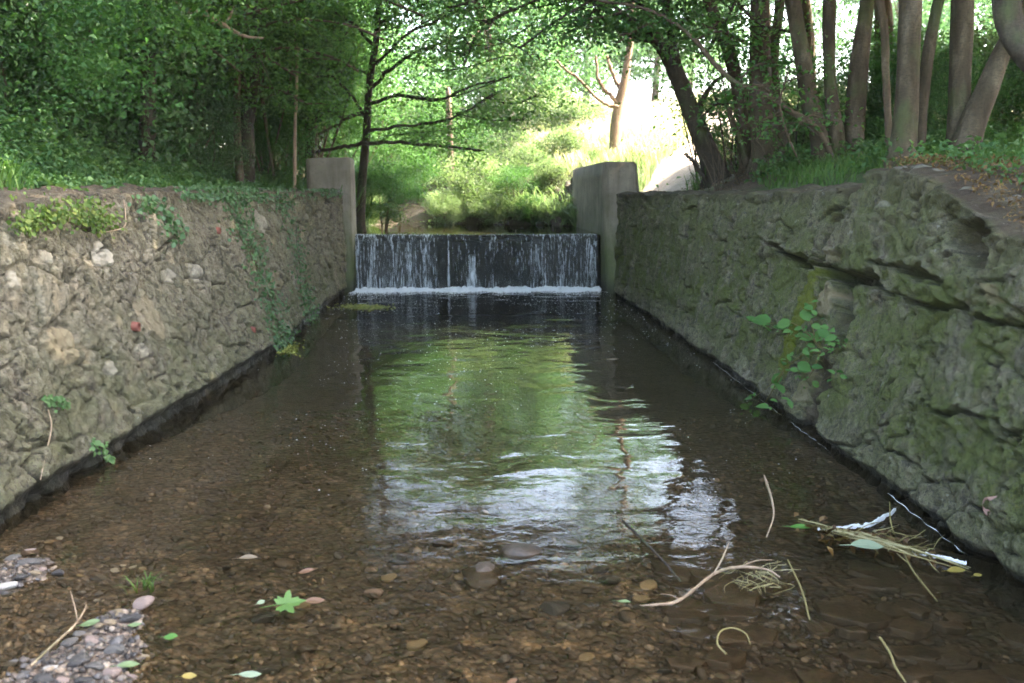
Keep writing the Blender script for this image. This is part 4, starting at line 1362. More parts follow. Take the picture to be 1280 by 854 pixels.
wall_leaves('wall_weed', -1, [(112, 552, 8), (124, 556, 12), (130, 575, 8)], 40, .04, 'leaf_nettle', 'pale green weed low on the wall face near the water', cat='plant', stems=False, tint=.9)
acc = Acc()
tube(acc, [on_wall(u, v, -1) + [.02, 0, 0] for u, v in ((56, 512), (60, 535), (52, 570), (46, 600))], [.004, .005, .005, .003], 5, 16)
o = acc.build('bare_shoot', M['twig'], origin=on_wall(56, 512, -1)); tag(o, 'thin pinkish bare stem hanging on the wall below a weed', 'stem')
acc = Acc()
tube(acc, [on_wall(u, v, -1) + [.03, 0, 0] for u, v in ((150, 250), (152, 268), (150, 284), (128, 290))], [.005, .006, .005, .003], 5, 16)
o = acc.build('bare_root', M['twig'], origin=on_wall(150, 250, -1)); tag(o, 'pale bare root hanging between the two ivy clumps', 'root')

# bramble growing from the crack
rt = on_wall(1030, 440, 1) - [.02, 0, 0]
br = empty('wall_shrub', rt); tag(br, 'leafy green shrub sprouting from the crack in the mossy wall', 'shrub')
BL = [(475, 508, 60), (445, 500, 28), (548, 500, 45), (600, 497, 50), (615, 462, 38), (575, 552, 42), (622, 560, 45), (660, 550, 50), (690, 545, 42), (685, 575, 30), (680, 660, 40), (605, 650, 52),
      (615, 680, 32), (575, 650, 28), (555, 603, 32), (525, 632, 32), (490, 688, 38), (520, 720, 48), (475, 765, 46), (430, 735, 32), (425, 765, 28), (640, 520, 36), (585, 520, 30), (655, 600, 30), (640, 590, 30), (560, 530, 26), (668, 520, 30), (630, 480, 28), (700, 560, 26), (610, 600, 26)]
acc = Acc(); sa = Acc()
def bp(zx, zy, off):
    u, v = 760 + zx / 2.4615, 200 + zy / 2.4615
    q = on_wall(u, v, 1); d = q - np.array([0, 0, CAMZ])
    return np.array([0, 0, CAMZ]) + d * (1 - off / np.linalg.norm(d))
stems = [[(660, 590, .02), (620, 540, .18), (560, 500, .30), (500, 503, .38), (440, 500, .42)], [(660, 590, .02), (650, 550, .16), (690, 545, .22)],
         [(660, 590, .02), (600, 600, .16), (540, 650, .26), (490, 700, .30), (430, 745, .33)], [(650, 600, .04), (630, 650, .15), (610, 680, .2)], [(540, 650, .26), (500, 720, .28), (470, 770, .28)],
         [(640, 560, .1), (625, 500, .2), (612, 460, .25)]]
for s_ in stems:
    tube(sa, [bp(*q) for q in s_], np.linspace(.007, .0025, len(s_)), 6, 18)
for (zx, zy, w) in BL:
    off = np.interp(zx, [420, 560, 700], [.40, .26, .18])
    c = bp(zx + w * .4, zy, off); e = bp(zx - w * .4, zy + w * .12, off + .03)
    L = np.linalg.norm(e - c) * .66
    leaves8(acc, c[None], L, np.array([-.25, -.5, .8]) + R.normal(size=3) * .3, (e - c) / np.linalg.norm(e - c), .58, float(R.uniform(.2, .9)))
    for kk in range(3):
        c2 = bp(zx + w * R.uniform(-.3, .9), zy + w * R.uniform(-.7, .7), off + R.uniform(-.08, .05))
        leaves8(acc, c2[None], L * R.uniform(.35, .65), np.array([-.1, -.3, .9]) + R.normal(size=3) * .4, np.array([R.normal(), -.4, -.4]), .58, float(R.uniform(.1, .8)))
    j = bp(np.clip(zx + 60, 0, 660), zy + 20, off * .8)
    tube(sa, [j, c], [.002, .0015], 4, 4)
acc.build('foliage', M['leaf_bramble'], br); sa.build('stem', M['stem'], br)

# ------------------------------------------------------------------ trees
def crown_points(rng, nclu, rad, per, hollow=.45, flat=.55, cr=(.45, .95)):
    """leaf clumps through an ellipsoid; returns positions, tint, centres"""
    C = unit(rng.normal(size=(nclu, 3))) * (hollow + (1 - hollow) * rng.uniform(0, 1, (nclu, 1)) ** .6)
    C = C * np.array(rad)
    P = []; T = []
    for c in C:
        r = rng.uniform(*cr); n_ = int(per * rng.uniform(.5, 1.3))
        q = rng.normal(size=(n_, 3)) * r * .5; q[:, 2] *= flat
        q[:, 2] -= .15 * np.hypot(q[:, 0], q[:, 1])
        P.append(c + q); T.append(np.full(n_, np.clip(rng.normal(.5, .17), .05, .95)))
    return np.concatenate(P), np.concatenate(T), C


def crown_mesh(name, mat, seed, nclu, rad, per, size, **k):
    rng = np.random.default_rng(seed)
    P, T, C = crown_points(rng, nclu, rad, per, **k)
    acc = Acc(); leaves(acc, P, size, .7, .55, T, .3, rng=rng)
    return acc, C


def limbs(acc, base, top, C, rng, n=9, r0=.09):
    idx = rng.choice(len(C), min(n, len(C)), replace=False)
    for i in idx:
        t = rng.uniform(.1, 1); s = base * (1 - t) + top * t
        e = C[i]; m_ = (s + e) / 2 + np.array([0, 0, .25]) * rng.uniform(-.5, 1.2) + rng.normal(size=3) * .15
        tube(acc, [s, m_, e], [r0 * (1.1 - .5 * t), r0 * .5, r0 * .12], 6, 12)


def foliage_part(root, acc, mat, name='crown'):
    return acc.build(name, M[mat], root)


def link_copy(src, parent, loc, rz, sc):
    o = src.copy(); COL.objects.link(o); o.parent = parent
    o.location = loc; o.rotation_euler = (0, 0, rz)
    o.scale = (sc, sc, sc) if np.isscalar(sc) else sc
    return o


CAN = []   # shared canopy crowns (first user keeps the original)
def crown_for(root, kind, world_c, rz, sc):
    key = [k for k in CAN if k[0] == kind]
    off = Vector(world_c) - root.location
    lst = kinds[kind]
    lst['i'] += 1
    if len(lst['m']) < lst['n']:
        acc, C = lst['make'](len(lst['m']))
        V, Fs, A = acc.out()
        o = mk('crown', V, Fs, M[lst['mat']], None, True, {'tint': A})
        o.parent = root; lst['m'].append((o, C))
        src, C = o, C
    else:
        srco, C = lst['m'][lst['i'] % lst['n']]
        src = srco.copy(); COL.objects.link(src); src.parent = root
    src.location = off; src.rotation_euler = (0, 0, rz)
    src.scale = (sc, sc, sc) if np.isscalar(sc) else sc
    s3 = np.array([sc] * 3) if np.isscalar(sc) else np.array(sc)
    c_, s_ = math.cos(rz), math.sin(rz)
    CC = C * s3
    return np.stack([CC[:, 0] * c_ - CC[:, 1] * s_, CC[:, 0] * s_ + CC[:, 1] * c_, CC[:, 2]], 1) + np.array(world_c)


kinds = {
    'canopy': dict(i=0, n=3, m=[], mat='leaf_bright', make=lambda k: crown_mesh('c', 0, 40 + k, 200, (4, 4, 3), 150, .11, cr=(.5, 1.0))),
    'wood': dict(i=0, n=3, m=[], mat='leaf_wood', make=lambda k: crown_mesh('c', 0, 50 + k, 210, (3.4, 3.4, 3.6), 230, .072, hollow=.5, cr=(.45, .9))),
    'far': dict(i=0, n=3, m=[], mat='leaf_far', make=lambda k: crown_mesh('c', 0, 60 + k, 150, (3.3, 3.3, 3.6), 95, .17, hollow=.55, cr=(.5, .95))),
    'shrub': dict(i=0, n=3, m=[], mat='leaf_wood', make=lambda k: crown_mesh('c', 0, 70 + k, 85, (1.2, 1.2, 1.1), 230, .05, hollow=.35, cr=(.25, .5))),
    'roof': dict(i=0, n=2, m=[], mat='leaf_bright', make=lambda k: crown_mesh('c', 0, 30 + k, 205, (3.8, 3.8, 1.8), 150, .15, hollow=.1, cr=(.5, .95))),
    'ivy': dict(i=0, n=2, m=[], mat='leaf_ivy', make=lambda k: crown_mesh('c', 0, 80 + k, 80, (1.1, 1.1, 1.2), 220, .05, hollow=.4, cr=(.25, .5))),
    'pale': dict(i=0, n=2, m=[], mat='shrub_pale', make=lambda k: crown_mesh('c', 0, 90 + k, 70, (1.1, 1.1, .9), 170, .065, hollow=.3, cr=(.25, .5))),
}


def stem_tree(name, label, stems, bark, Y, crown=None, kind='canopy', group=None, extra=None, lowspray=None, cat='tree', nl=10):
    """stems: list of pixel polylines (u,v,w); crown: list of (centre, rz, scale)"""
    P0, r0 = px(stems[0], Y[0])
    base = P0[0].copy()
    root = empty(name, base); tag(root, label, cat, group)
    tops = []
    for i, s in enumerate(stems):
        P, r = px(s, Y[i]); acc = Acc()
        if s[0][2] < 9:   # thin branches wander
            R_ = np.random.default_rng(i + len(s) * 7 + int(base[1] * 10)); n_ = 6 * len(s)
            q = spline(np.concatenate([P, r[:, None]], 1), n_); d_ = np.cumsum(R_.normal(size=(n_, 3)), 0); d_ -= np.linspace(0, 1, n_)[:, None] * d_[-1]
            P = q[:, :3] + d_ * r.mean() * .4; r = q[:, 3] * .85
        P[0][2] = min(P[0][2], float(gz(P[0][0], P[0][1])) - .05) if i == 0 or s[0][1] > 190 else P[0][2]
        tube(acc, P, r, 14, 7 * len(P), .10, seed=i + int(abs(base[0] * 10)), flare=.6 if s[0][1] > 140 and s[0][2] > 14 else 0)
        tops.append((P[-2], P[-1]))
        if i == 0 and crown:
            rng = np.random.default_rng(int(abs(base[0] * 100)) + 7)
            for (c, rz, sc) in crown:
                CC = crown_for(root, kind, c, rz, sc)
                limbs(acc, P[-2], P[-1], CC, rng, nl, r[-1] * .7)
        acc.build('trunk' if (s[0][1] > 190 or i == 0) else 'branch', M[bark], root)
    if lowspray:
        lowspray(root)
    return root


def spray(root, lines, Yl, mat, n_per=60, size=.09, spread=.28, tint=.55, name='foliage', twigs='bark_dark', wpx=3, flat=.35, seed=1, thin=False):
    """leafy twigs: pixel polylines with leaves in flat layers along them"""
    rng = np.random.default_rng(seed)
    acc = Acc(); sa = Acc()
    for pl, Yy in zip(lines, Yl):
        pts = [(q[0], q[1], (q[2] if len(q) > 2 else wpx)) for q in pl]
        P, r = px(pts, Yy)
        tube(sa, P, r, 6, 8 * len(P), .15)
        sp = spline(P, 30)
        for k in range(9):
            i = rng.integers(4, 30); s_ = sp[i]
            d = rng.normal(size=3) * np.array([.5, .5, .22]); d[2] -= .06
            e = s_ + d * rng.uniform(.5, 1.3)
            tube(sa, [s_, (s_ + e) / 2 + [0, 0, .04], e], [r.min() * .6 + .002, .004, .002], 4, 6)
            m_ = int(n_per * rng.uniform(.5, 1.4))
            t = rng.uniform(.2, 1.1, (m_, 1))
            q = s_ + (e - s_) * t + rng.normal(size=(m_, 3)) * spread * np.array([1, 1, flat])
            leaves(acc, q, size, 1.0, .55, np.full(m_, np.clip(rng.normal(tint, .15), 0, 1)), .35, rng=rng)
    acc.build(name, M[mat], root)
    if twigs: sa.build('branch', M[twigs], root)


# --- right bank: row of smooth grey stems
t1 = stem_tree('leaning_tree', 'dark leaning tree at the path with branches arching over the stream',
               [[(897, 236, 46), (893, 215, 36), (874, 165, 30), (855, 115, 27), (838, 75, 24), (822, 52, 20), (790, 28, 13), (750, 8, 9), (690, -40, 6)],
                [(848, 92, 16), (840, 50, 15), (834, 0, 15), (832, -90, 12), (836, -200, 9)],
                [(872, 150, 9), (878, 125, 8), (893, 103, 6), (905, 95, 4)],
                [(822, 52, 11), (790, 45, 8), (762, 30, 6), (742, 14, 5)],
                [(888, 236, 8), (876, 212, 7), (865, 198, 6), (855, 193, 4)]],
               'bark_dark', [14.2, 14.2, 14.2, 14.0, 13.9], crown=[((2.6, 13.0, 7.4), .4, (.8, .8, .75))], nl=12)
spray(t1, [[(822, 52, 8), (780, 35, 5), (740, 28, 3), (700, 45, 2)], [(800, 32, 7), (760, 5, 5), (720, 0, 3), (670, 10, 2)], [(840, 40, 6), (870, 20, 4), (900, 25, 2)],
           [(838, 75, 5), (850, 50, 3), (880, 45, 2)], [(872, 150, 4), (900, 130, 3), (918, 150, 2)], [(834, 20, 5), (800, 5, 4), (770, -10, 2)], [(850, 30, 5), (900, 0, 4), (940, 20, 2)]],
      [13.8, 13.4, 14.2, 14.3, 14.2, 13.6, 14.5], 'leaf_bright', 42, .085, .22, .5, seed=21)
stem_tree('pale_tree', 'pale grey twin stemmed tree right of the dark leaning tree',
          [[(962, 215, 62), (958, 185, 46), (952, 130, 36), (950, 80, 33), (950, 0, 29), (955, -150, 26), (960, -330, 20)],
           [(988, 210, 20), (980, 180, 15), (970, 120, 13), (968, 60, 15), (975, 0, 16), (985, -150, 14), (1000, -300, 10)],
           [(935, 215, 22), (930, 160, 20), (918, 90, 20), (905, 45, 19), (886, 0, 17), (865, -80, 15), (840, -200, 10)],
           [(938, 200, 10), (925, 175, 9), (914, 150, 8), (912, 135, 8)]],
          'bark_pale', [13.2, 13.4, 13.6, 13.3], crown=[((4.6, 14.2, 8.2), 1.3, 1.0)])
stem_tree('coppiced_tree', 'three stemmed grey tree behind the grassy mound above the cracked wall',
          [[(1030, 200, 36), (1024, 172, 31), (1012, 125, 27), (1004, 75, 25), (994, 20, 24), (985, -80, 22), (975, -260, 16)],
           [(1046, 200, 36), (1044, 170, 28), (1038, 110, 20), (1036, 50, 19), (1037, 0, 20), (1040, -120, 18), (1050, -320, 13)],
           [(1066, 200, 40), (1068, 165, 34), (1072, 100, 31), (1078, 50, 26), (1084, 0, 23), (1095, -120, 21), (1110, -320, 15)]],
          'bark_pale', [12.0, 12.1, 12.3], crown=[((4.2, 11.0, 8.2), 2.2, 1.0)])
stem_tree('slender_tree', 'slender dark tree standing between the three stemmed tree and the thickest trunk',
          [[(1112, 200, 15), (1110, 150, 12), (1107, 90, 12), (1106, 40, 12), (1100, 0, 13), (1095, -120, 11), (1090, -300, 8)]],
          'bark_brown', [11.0], crown=[((6.4, 13.0, 7.6), .2, .8)])
stem_tree('pale_tree', 'thickest grey trunk with a thinner stem pressed against its side',
          [[(1128, 222, 56), (1128, 195, 42), (1133, 130, 36), (1136, 60, 34), (1139, 0, 32), (1143, -150, 30), (1150, -400, 22)],
           [(1146, 205, 22), (1152, 140, 19), (1158, 85, 18), (1166, 35, 17), (1176, -10, 17), (1200, -120, 15), (1235, -300, 10)]],
          'bark_pale', [9.2, 9.5], crown=[((4.4, 8.0, 8.4), 3.0, 1.05)])
stem_tree('pale_tree', 'grey tree forking from its base into upright and leaning stems',
          [[(1196, 215, 46), (1197, 180, 38), (1200, 110, 34), (1202, 50, 33), (1204, 0, 33), (1208, -140, 30), (1215, -400, 22)],
           [(1200, 215, 52), (1212, 165, 44), (1232, 115, 36), (1248, 75, 30), (1268, 35, 28), (1300, -30, 26), (1370, -180, 20)]],
          'bark_pale', [9.6, 9.4], crown=[((6.2, 10.0, 8.6), 4.2, 1.05)])
stem_tree('near_tree', 'dark crooked trunk cutting the top corner above the cracked wall',
          [[(1420, 250, 60), (1380, 180, 52), (1320, 105, 46), (1283, 66, 44), (1264, 35, 42), (1258, 0, 42), (1262, -90, 40), (1275, -300, 32)]],
          'bark_dark', [[6.0, 6.2, 6.4, 6.5, 6.6, 6.6, 6.6, 6.6]], crown=[((4.4, 4.6, 7.8), 5.2, (1.0, 1.0, .8))])
# thin bent branch that arches across the trunks
ab = empty('arching_sapling', at_y(1050, 215, 11.6)); tag(ab, 'thin sapling bent over in an arch across the grey trunks', 'tree')
acc = Acc(); P, r = px([(1050, 215, 8), (1020, 160, 9), (985, 138, 9), (950, 116, 9), (920, 104, 8), (895, 82, 8), (868, 50, 7), (835, 24, 6), (795, 8, 5), (745, 0, 4), (700, -14, 3)], [11.4, 11.6, 12, 12.4, 12.6])
P[0][2] = min(P[0][2], float(gz(P[0][0], P[0][1])) - .03)
tube(acc, P, r, 8, 60, .1); acc.build('trunk', M['bark_brown'], ab)
spray(ab, [[(868, 50, 3), (900, 40, 3), (935, 55, 2)], [(835, 24, 3), (800, 35, 3), (770, 55, 2)], [(920, 104, 3), (950, 80, 3), (985, 85, 2)], [(795, 8, 3), (760, 20, 3), (720, 25, 2)]],
      [12.6, 12.6, 12.3, 12.6], 'leaf_bright', 30, .08, .2, .5, seed=33, twigs='bark_brown')
# trees behind the row, seen between the trunks; last two unseen, added to block sun
rr = random.Random(21)
for k, (x, y) in enumerate([(9.4, 16.6), (8.5, 15), (11.5, 14.5), (13.5, 17), (9.8, 10.5), (12.5, 9.0), (15, 14), (8.6, 6.0), (12.5, 4.5), (18, 15), (8.0, 4.6), (9.0, 8.2)]):
    zb = float(gz(x, y)); root = empty('bank_tree', (x, y, zb))
    tag(root, 'slim leafy tree growing behind the row of grey trunks', 'tree', 'trees behind the grey trunks on the bank')
    acc = Acc(); top = np.array([x + rr.uniform(-.4, .4), y, zb + 6.2])
    tube(acc, [np.array([x, y, zb - .1]), np.array([x + rr.uniform(-.15, .15), y, zb + 3]), top], [.13, .11, .07], 9, 16, .1)
    CC = crown_for(root, 'canopy', (x, y, zb + 6.3 + rr.uniform(-.5, .5)), rr.uniform(0, 6), (.95, .95, 1.05))
    limbs(acc, np.array([x, y, zb + 3]), top, CC, np.random.default_rng(k), 8, .05)
    acc.build('trunk', M['bark_brown'], root)
# undergrowth bushes behind the trunks
for k, (u, v, Y, s) in enumerate([(925, 215, 16.5, .8), (1010, 175, 16, .9), (1095, 175, 13.5, .8), (1160, 185, 12.5, .8), (1262, 180, 14, .8), (1320, 185, 13, .9), (985, 180, 19, 1.0), (1215, 150, 15, 1.2), (1110, 140, 17, 1.2)]):
    c = at_y(u, v, Y); zb = float(gz(c[0], c[1])); root = empty('bush', (c[0], c[1], zb))
    tag(root, 'leafy green bush growing between and behind the grey trunks', 'bush', 'bushes among the grey trunks')
    crown_for(root, 'pale' if k % 3 == 1 else 'shrub', (c[0], c[1], zb + .75 * s), k * 1.3, s)
# dead stems at the foot of the pale tree
acc = Acc(); base = at_y(935, 228, 13)
for k in range(60):
    c = base + R.normal(size=3) * [.45, .3, 0]; c[2] = float(gz(c[0], c[1]))
    e = c + np.array([R.normal() * .25, R.normal() * .2, R.uniform(.2, .85)])
    tube(acc, [c, (c + e) / 2 + R.normal(size=3) * .05, e], [.006, .005, .002], 4, 7, a=R.uniform())
o = acc.build('dead_brushwood', M['bark_brown'], origin=base); tag(o, 'dry brown brushwood around the foot of the twin stemmed tree', 'brushwood')
acc = Acc(); base = at_y(905, 205, 15)
for k in range(16):
    c = base + R.normal(size=3) * [.5, .3, 0]; c[2] = float(gz(c[0], c[1]))
    e = c + np.array([R.normal() * .25, R.normal() * .2, R.uniform(1.2, 2.8)])
    tube(acc, [c, (c + e) / 2 + R.normal(size=3) * .12, e], [.014, .011, .004], 5, 9, a=R.uniform())
root = empty('thin_stems', base); acc.build('stem', M['bark_dark'], root)
acc = Acc(); q = base + R.normal(size=(1500, 3)) * [.6, .4, .7] + [0, 0, 1.3]; leaves(acc, q, .07, .8, .55, .5); acc.build('foliage', M['leaf_bright'], root)
tag(root, 'thicket of thin upright stems behind the dark leaning tree', 'shrub')

hz = empty('hazel_tree', at_y(300, 215, 13.6)); tag(hz, 'light green leafy tree arching out of the wood over the wall', 'tree')
acc = Acc(); P, r = px([(300, 220, 14), (296, 150, 12), (300, 60, 10), (320, -40, 8)], 14.0); P[0][2] = float(gz(P[0][0], P[0][1])) - .05
tube(acc, P, r, 8, 24); acc.build('trunk', M['bark_brown'], hz)
spray(hz, [[(300, 80), (350, 60), (410, 70), (450, 90)], [(305, 40), (360, 25), (430, 30), (480, 50)], [(300, 20), (380, 0), (460, -5), (530, 20)], [(300, 90), (260, 60), (215, 50), (170, 70)], [(300, 110), (340, 110), (385, 130)],
           [(310, -20), (250, -10), (190, 0)], [(320, -30), (420, -30), (520, -20), (600, 5)], [(300, 60), (330, 70), (370, 95)], [(305, 30), (270, 30), (235, 20)]],
      [13.8, 13.4, 13.0, 12.8, 14.2, 12.6, 12.6, 13.4, 13.0], 'leaf_sun', 70, .075, .3, .4, seed=8, wpx=4, twigs='bark_brown')
ab2 = empty('arching_bough', at_y(900, -40, 13.2)); tag(ab2, 'leafy bough hanging into the top of the view above the weir', 'bough')
spray(ab2, [[(900, -40), (800, -30), (700, -10), (600, 30)], [(800, -30), (740, 0), (690, 30), (650, 60)], [(860, -40), (780, 0), (730, 20)], [(700, -10), (640, -10), (560, 10)], [(640, 10), (600, 40), (580, 80)], [(900, -40), (920, 0), (950, 30), (990, 40)], [(920, 0), (900, 40), (880, 70)]],
      [13.0, 12.6, 13.6, 12.8, 13.0, 12.6, 12.9], 'leaf_sun', 50, .075, .26, .5, seed=18, wpx=4)
sp3 = empty('leafy_sapling', at_y(1000, 200, 11.2)); tag(sp3, 'thin leafy sapling in front of the three stemmed tree', 'sapling')
spray(sp3, [[(1000, 205), (985, 170), (975, 130), (985, 90)], [(985, 170), (1005, 150), (1020, 140)], [(975, 130), (955, 110), (940, 105)], [(980, 150), (960, 160), (945, 175)]], [11.2, 11.2, 11.3, 11.3], 'leaf_bright', 16, .065, .16, .55, seed=28, wpx=3, twigs='bark_brown')

# --- middle: spreading tree behind the square pier
mt = stem_tree('spreading_tree', 'thin dark tree behind the square pier spreading flat branches over the weir',
               [[(449, 275, 17), (452, 235, 14), (458, 170, 12), (461, 110, 11), (469, 60, 10), (474, 0, 9), (480, -120, 7)],
                [(457, 178, 8), (500, 178, 6), (550, 182, 5), (600, 188, 4)], [(462, 130, 7), (500, 118, 6), (545, 125, 5), (600, 105, 4), (640, 95, 2)],
                [(466, 110, 7), (490, 85, 6), (520, 65, 5), (560, 50, 3)], [(457, 178, 7), (420, 185, 6), (395, 190, 5)], [(463, 140, 7), (430, 150, 6), (398, 168, 5)],
                [(468, 80, 6), (510, 40, 5), (560, 15, 4), (600, 10, 3)], [(458, 165, 6), (500, 158, 5), (560, 150, 4), (620, 115, 3)], [(470, 60, 6), (440, 30, 5), (410, 10, 4)], [(460, 150, 6), (440, 120, 5), (415, 95, 4)]],
               'bark_dark', [17.9, 17.2, 17.0, 17.6, 17.6, 17.3, 17.2, 16.8, 17.9, 18.1], crown=[((-2.2, 17.8, 6.6), .9, (.72, .72, .6))], kind='canopy', nl=8)
spray(mt, [[(500, 178), (550, 182), (605, 188)], [(500, 118), (560, 122), (640, 95)], [(490, 85), (530, 60), (590, 45)], [(500, 158), (560, 150), (630, 112)], [(480, 170), (530, 165), (585, 160)],
           [(510, 40), (560, 15), (620, 8)], [(560, 140), (610, 150), (655, 150)], [(440, 30), (420, 60), (395, 70)], [(470, 100), (430, 80), (390, 100)], [(560, 60), (610, 60), (660, 35)], [(470, 30), (520, 10), (560, -10)],
           [(600, 120), (640, 130), (670, 120)], [(430, 150), (415, 140), (390, 150)], [(540, 90), (580, 85), (630, 70)]],
      [17.2, 17.0, 17.6, 16.8, 17.9, 17.2, 16.9, 17.9, 18.1, 16.5, 17.2, 17.5, 17.4, 18.3], 'leaf_sun', 48, .08, .27, .6, seed=5, wpx=2)
# drooping brown seed keys above
acc = Acc()
for (u, v) in ((600, 40), (628, 30), (650, 55), (690, 40), (705, 60), (660, 20), (720, 25), (612, 60), (675, 70)):
    c = at_y(u, v, 13.5 + R.uniform(-.6, .6)); q = c + R.normal(size=(60, 3)) * [.14, .14, .16]
    acc = Acc(); leaves(acc, q, .06, .1, .25, .5, 1.6)
    acc.build('seed_leaves', M['seed'], t1)

# forked tree on the sunlit slope
stem_tree('forked_tree', 'pinkish forked tree standing in the sunlit grass of the slope',
          [[(770, 205, 22), (769, 180, 19), (770, 155, 17), (774, 128, 15), (781, 100, 13), (786, 65, 11), (790, 20, 10), (792, -60, 8)],
           [(774, 132, 8), (762, 112, 7), (750, 95, 6), (745, 70, 4)], [(772, 134, 7), (745, 120, 6), (715, 95, 5), (695, 75, 4)], [(778, 118, 8), (768, 95, 7), (758, 70, 5)]],
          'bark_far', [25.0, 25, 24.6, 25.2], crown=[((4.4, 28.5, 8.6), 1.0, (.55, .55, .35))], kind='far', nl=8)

# --- background trees
BG = [(-3.5, 33, .85), (.5, 40, 1.05), (3.2, 47, 1.15), (-7, 38, 1.2), (-1.5, 50, 1.4), (6.5, 56, 1.25), (11, 58, 1.15), (16, 52, 1.1), (21, 47, 1.1), (24, 38, 1.1), (19, 33, 1.0), (-4.5, 27, .65), (-11, 46, 1.3), (3.0, 60, 1.1), (28, 58, 1.3), (34, 48, 1.3), (-20, 55, 1.5), (14.5, 64, 1.1)]
for k, (x, y, s) in enumerate(BG):
    zb = float(gz(x, y)); root = empty('background_tree', (x, y, zb))
    tag(root, 'blurred light green tree in the sun beyond the stream', 'tree', 'sunlit trees in the background')
    acc = Acc(); top = np.array([x, y, zb + 4.5 * s])
    tube(acc, [np.array([x, y, zb - .2]), np.array([x + .1, y, zb + 2.5 * s]), top], [.20 * s, .16 * s, .09], 8, 12, .1)
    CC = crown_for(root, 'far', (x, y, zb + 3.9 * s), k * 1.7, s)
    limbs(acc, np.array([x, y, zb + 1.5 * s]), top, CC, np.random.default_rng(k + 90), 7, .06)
    acc.build('trunk', M['bark_brown'], root)

# --- left wood
LW = [(-7.6, 7.6, .9), (-8.6, 10.8, 1.0), (-7.6, 13.6, .95), (-9.6, 16.0, 1.05), (-6.6, 17.6, .8), (-11.5, 9.0, 1.1), (-12, 13, 1.1), (-7.6, 20, 1.0), (-5.2, 23.5, .85), (-9.5, 23, 1.1), (-12.5, 18, 1.2), (-6.5, 28, 1.0), (-14, 24, 1.3), (-8.4, 3.8, .95), (-11, 4.5, 1.1)]
for k, (x, y, s) in enumerate(LW):
    zb = float(gz(x, y)); root = empty('woodland_tree', (x, y, zb))
    tag(root, 'dark leafy tree of the shaded wood behind the ivy hung wall', 'tree', 'trees of the shaded wood')
    acc = Acc(); top = np.array([x + .3, y, zb + 6 * s])
    tube(acc, [np.array([x, y, zb - .2]), np.array([x + rr.uniform(-.2, .2), y, zb + 2.6]), top], [.19, .16, .09], 10, 16, .12, seed=k)
    CC = crown_for(root, 'wood', (x, y, zb + 5.4 * s), k * 2.1, s)
    limbs(acc, np.array([x, y, zb + 1.8]), top, CC, np.random.default_rng(k + 190), 9, .06)
    acc.build('trunk', M['bark_dark'], root)
# shrubs filling the edge of the wood
SH = [(u, v, Y, s, kd) for (u, v, Y, s, kd) in (
    (-20, 80, 10.2, 1.0, 'ivy'), (40, 105, 11.6, .95, 'ivy'), (50, 40, 11.8, 1.1, 'shrub'), (112, 110, 12.6, .9, 'ivy'), (120, 30, 13.0, 1.2, 'shrub'), (205, 120, 12.9, .75, 'ivy'), (200, 40, 13.4, 1.0, 'ivy'), (240, 110, 15.6, .9, 'shrub'),
    (262, 178, 13.6, .5, 'ivy'), (345, 110, 18.5, .9, 'shrub'), (335, 175, 17.4, .6, 'shrub'), (320, 20, 17, .9, 'shrub'), (385, 50, 20, 1.1, 'shrub'), (-10, 10, 10.5, 1.1, 'shrub'), (400, 150, 21.5, .9, 'shrub'), (362, 90, 22, 1.2, 'shrub'),
    (425, 100, 24, 1.2, 'shrub'), (240, 20, 16, 1.2, 'shrub'), (285, 130, 20.5, 1.2, 'shrub'), (215, 90, 18.5, 1.3, 'shrub'), (150, 90, 16.5, 1.3, 'shrub'), (80, 20, 15, 1.4, 'shrub'), (10, 140, 12.5, .9, 'shrub'), (160, 150, 14.5, .8, 'shrub'))]
for k, (u, v, Y, s, kd) in enumerate(SH):
    c = at_y(u, v, Y); zb = float(gz(c[0], c[1])); root = empty('woodland_shrub', (c[0], c[1], zb))
    tag(root, 'dark ivy covered shrub at the edge of the shaded wood' if kd == 'ivy' else 'dense green shrub at the edge of the shaded wood', 'shrub', 'shrubs at the edge of the shaded wood')
    CC = crown_for(root, kd, tuple(c), k * 1.9, (s, s, s * 1.15))
    acc = Acc()
    for i in range(5):
        e = CC[i]; b0 = np.array([c[0], c[1], zb - .05]) + R.normal(size=3) * [.15, .15, 0]
        tube(acc, [b0, (b0 + e) / 2 + R.normal(size=3) * .1, e], [.025, .018, .006], 6, 10)
    acc.build('stem', M['bark_brown'], root)
# trunks that show in the wood
def plain_trunk(name, label, stems, bark, Ys, ivy=None):
    P0, _ = px(stems[0], Ys[0]); root = empty(name, P0[0]); tag(root, label, 'tree')
    for s, Y in zip(stems, Ys):
        P, r = px(s, Y); acc = Acc()
        if s[0][1] > 190: P[0][2] = min(P[0][2], float(gz(P[0][0], P[0][1])) - .05)
        tube(acc, P, r, 12, 7 * len(P), .12, seed=len(P)); acc.build('trunk', M[bark], root)
        if ivy:
            sp = spline(P, 80); q = sp[R.integers(0, 80, ivy)] + R.normal(size=(ivy, 3)) * [.24, .24, .1]
            a2 = Acc(); leaves(a2, q, .075, .35, .8, .45, .9); a2.build('ivy', M['leaf_ivy'], root)
    return root
tk = plain_trunk('ivy_clad_tree', 'tall trunk wrapped in dark glossy ivy at the edge of the wood', [[(183, 215, 26), (185, 140, 24), (186, 60, 22), (184, 0, 22), (180, -150, 20), (175, -300, 16)]], 'bark_dark', [11.6], 3200)
crown_for(tk, 'wood', tuple(at_y(176, -330, 11.6)), 2.0, .8)
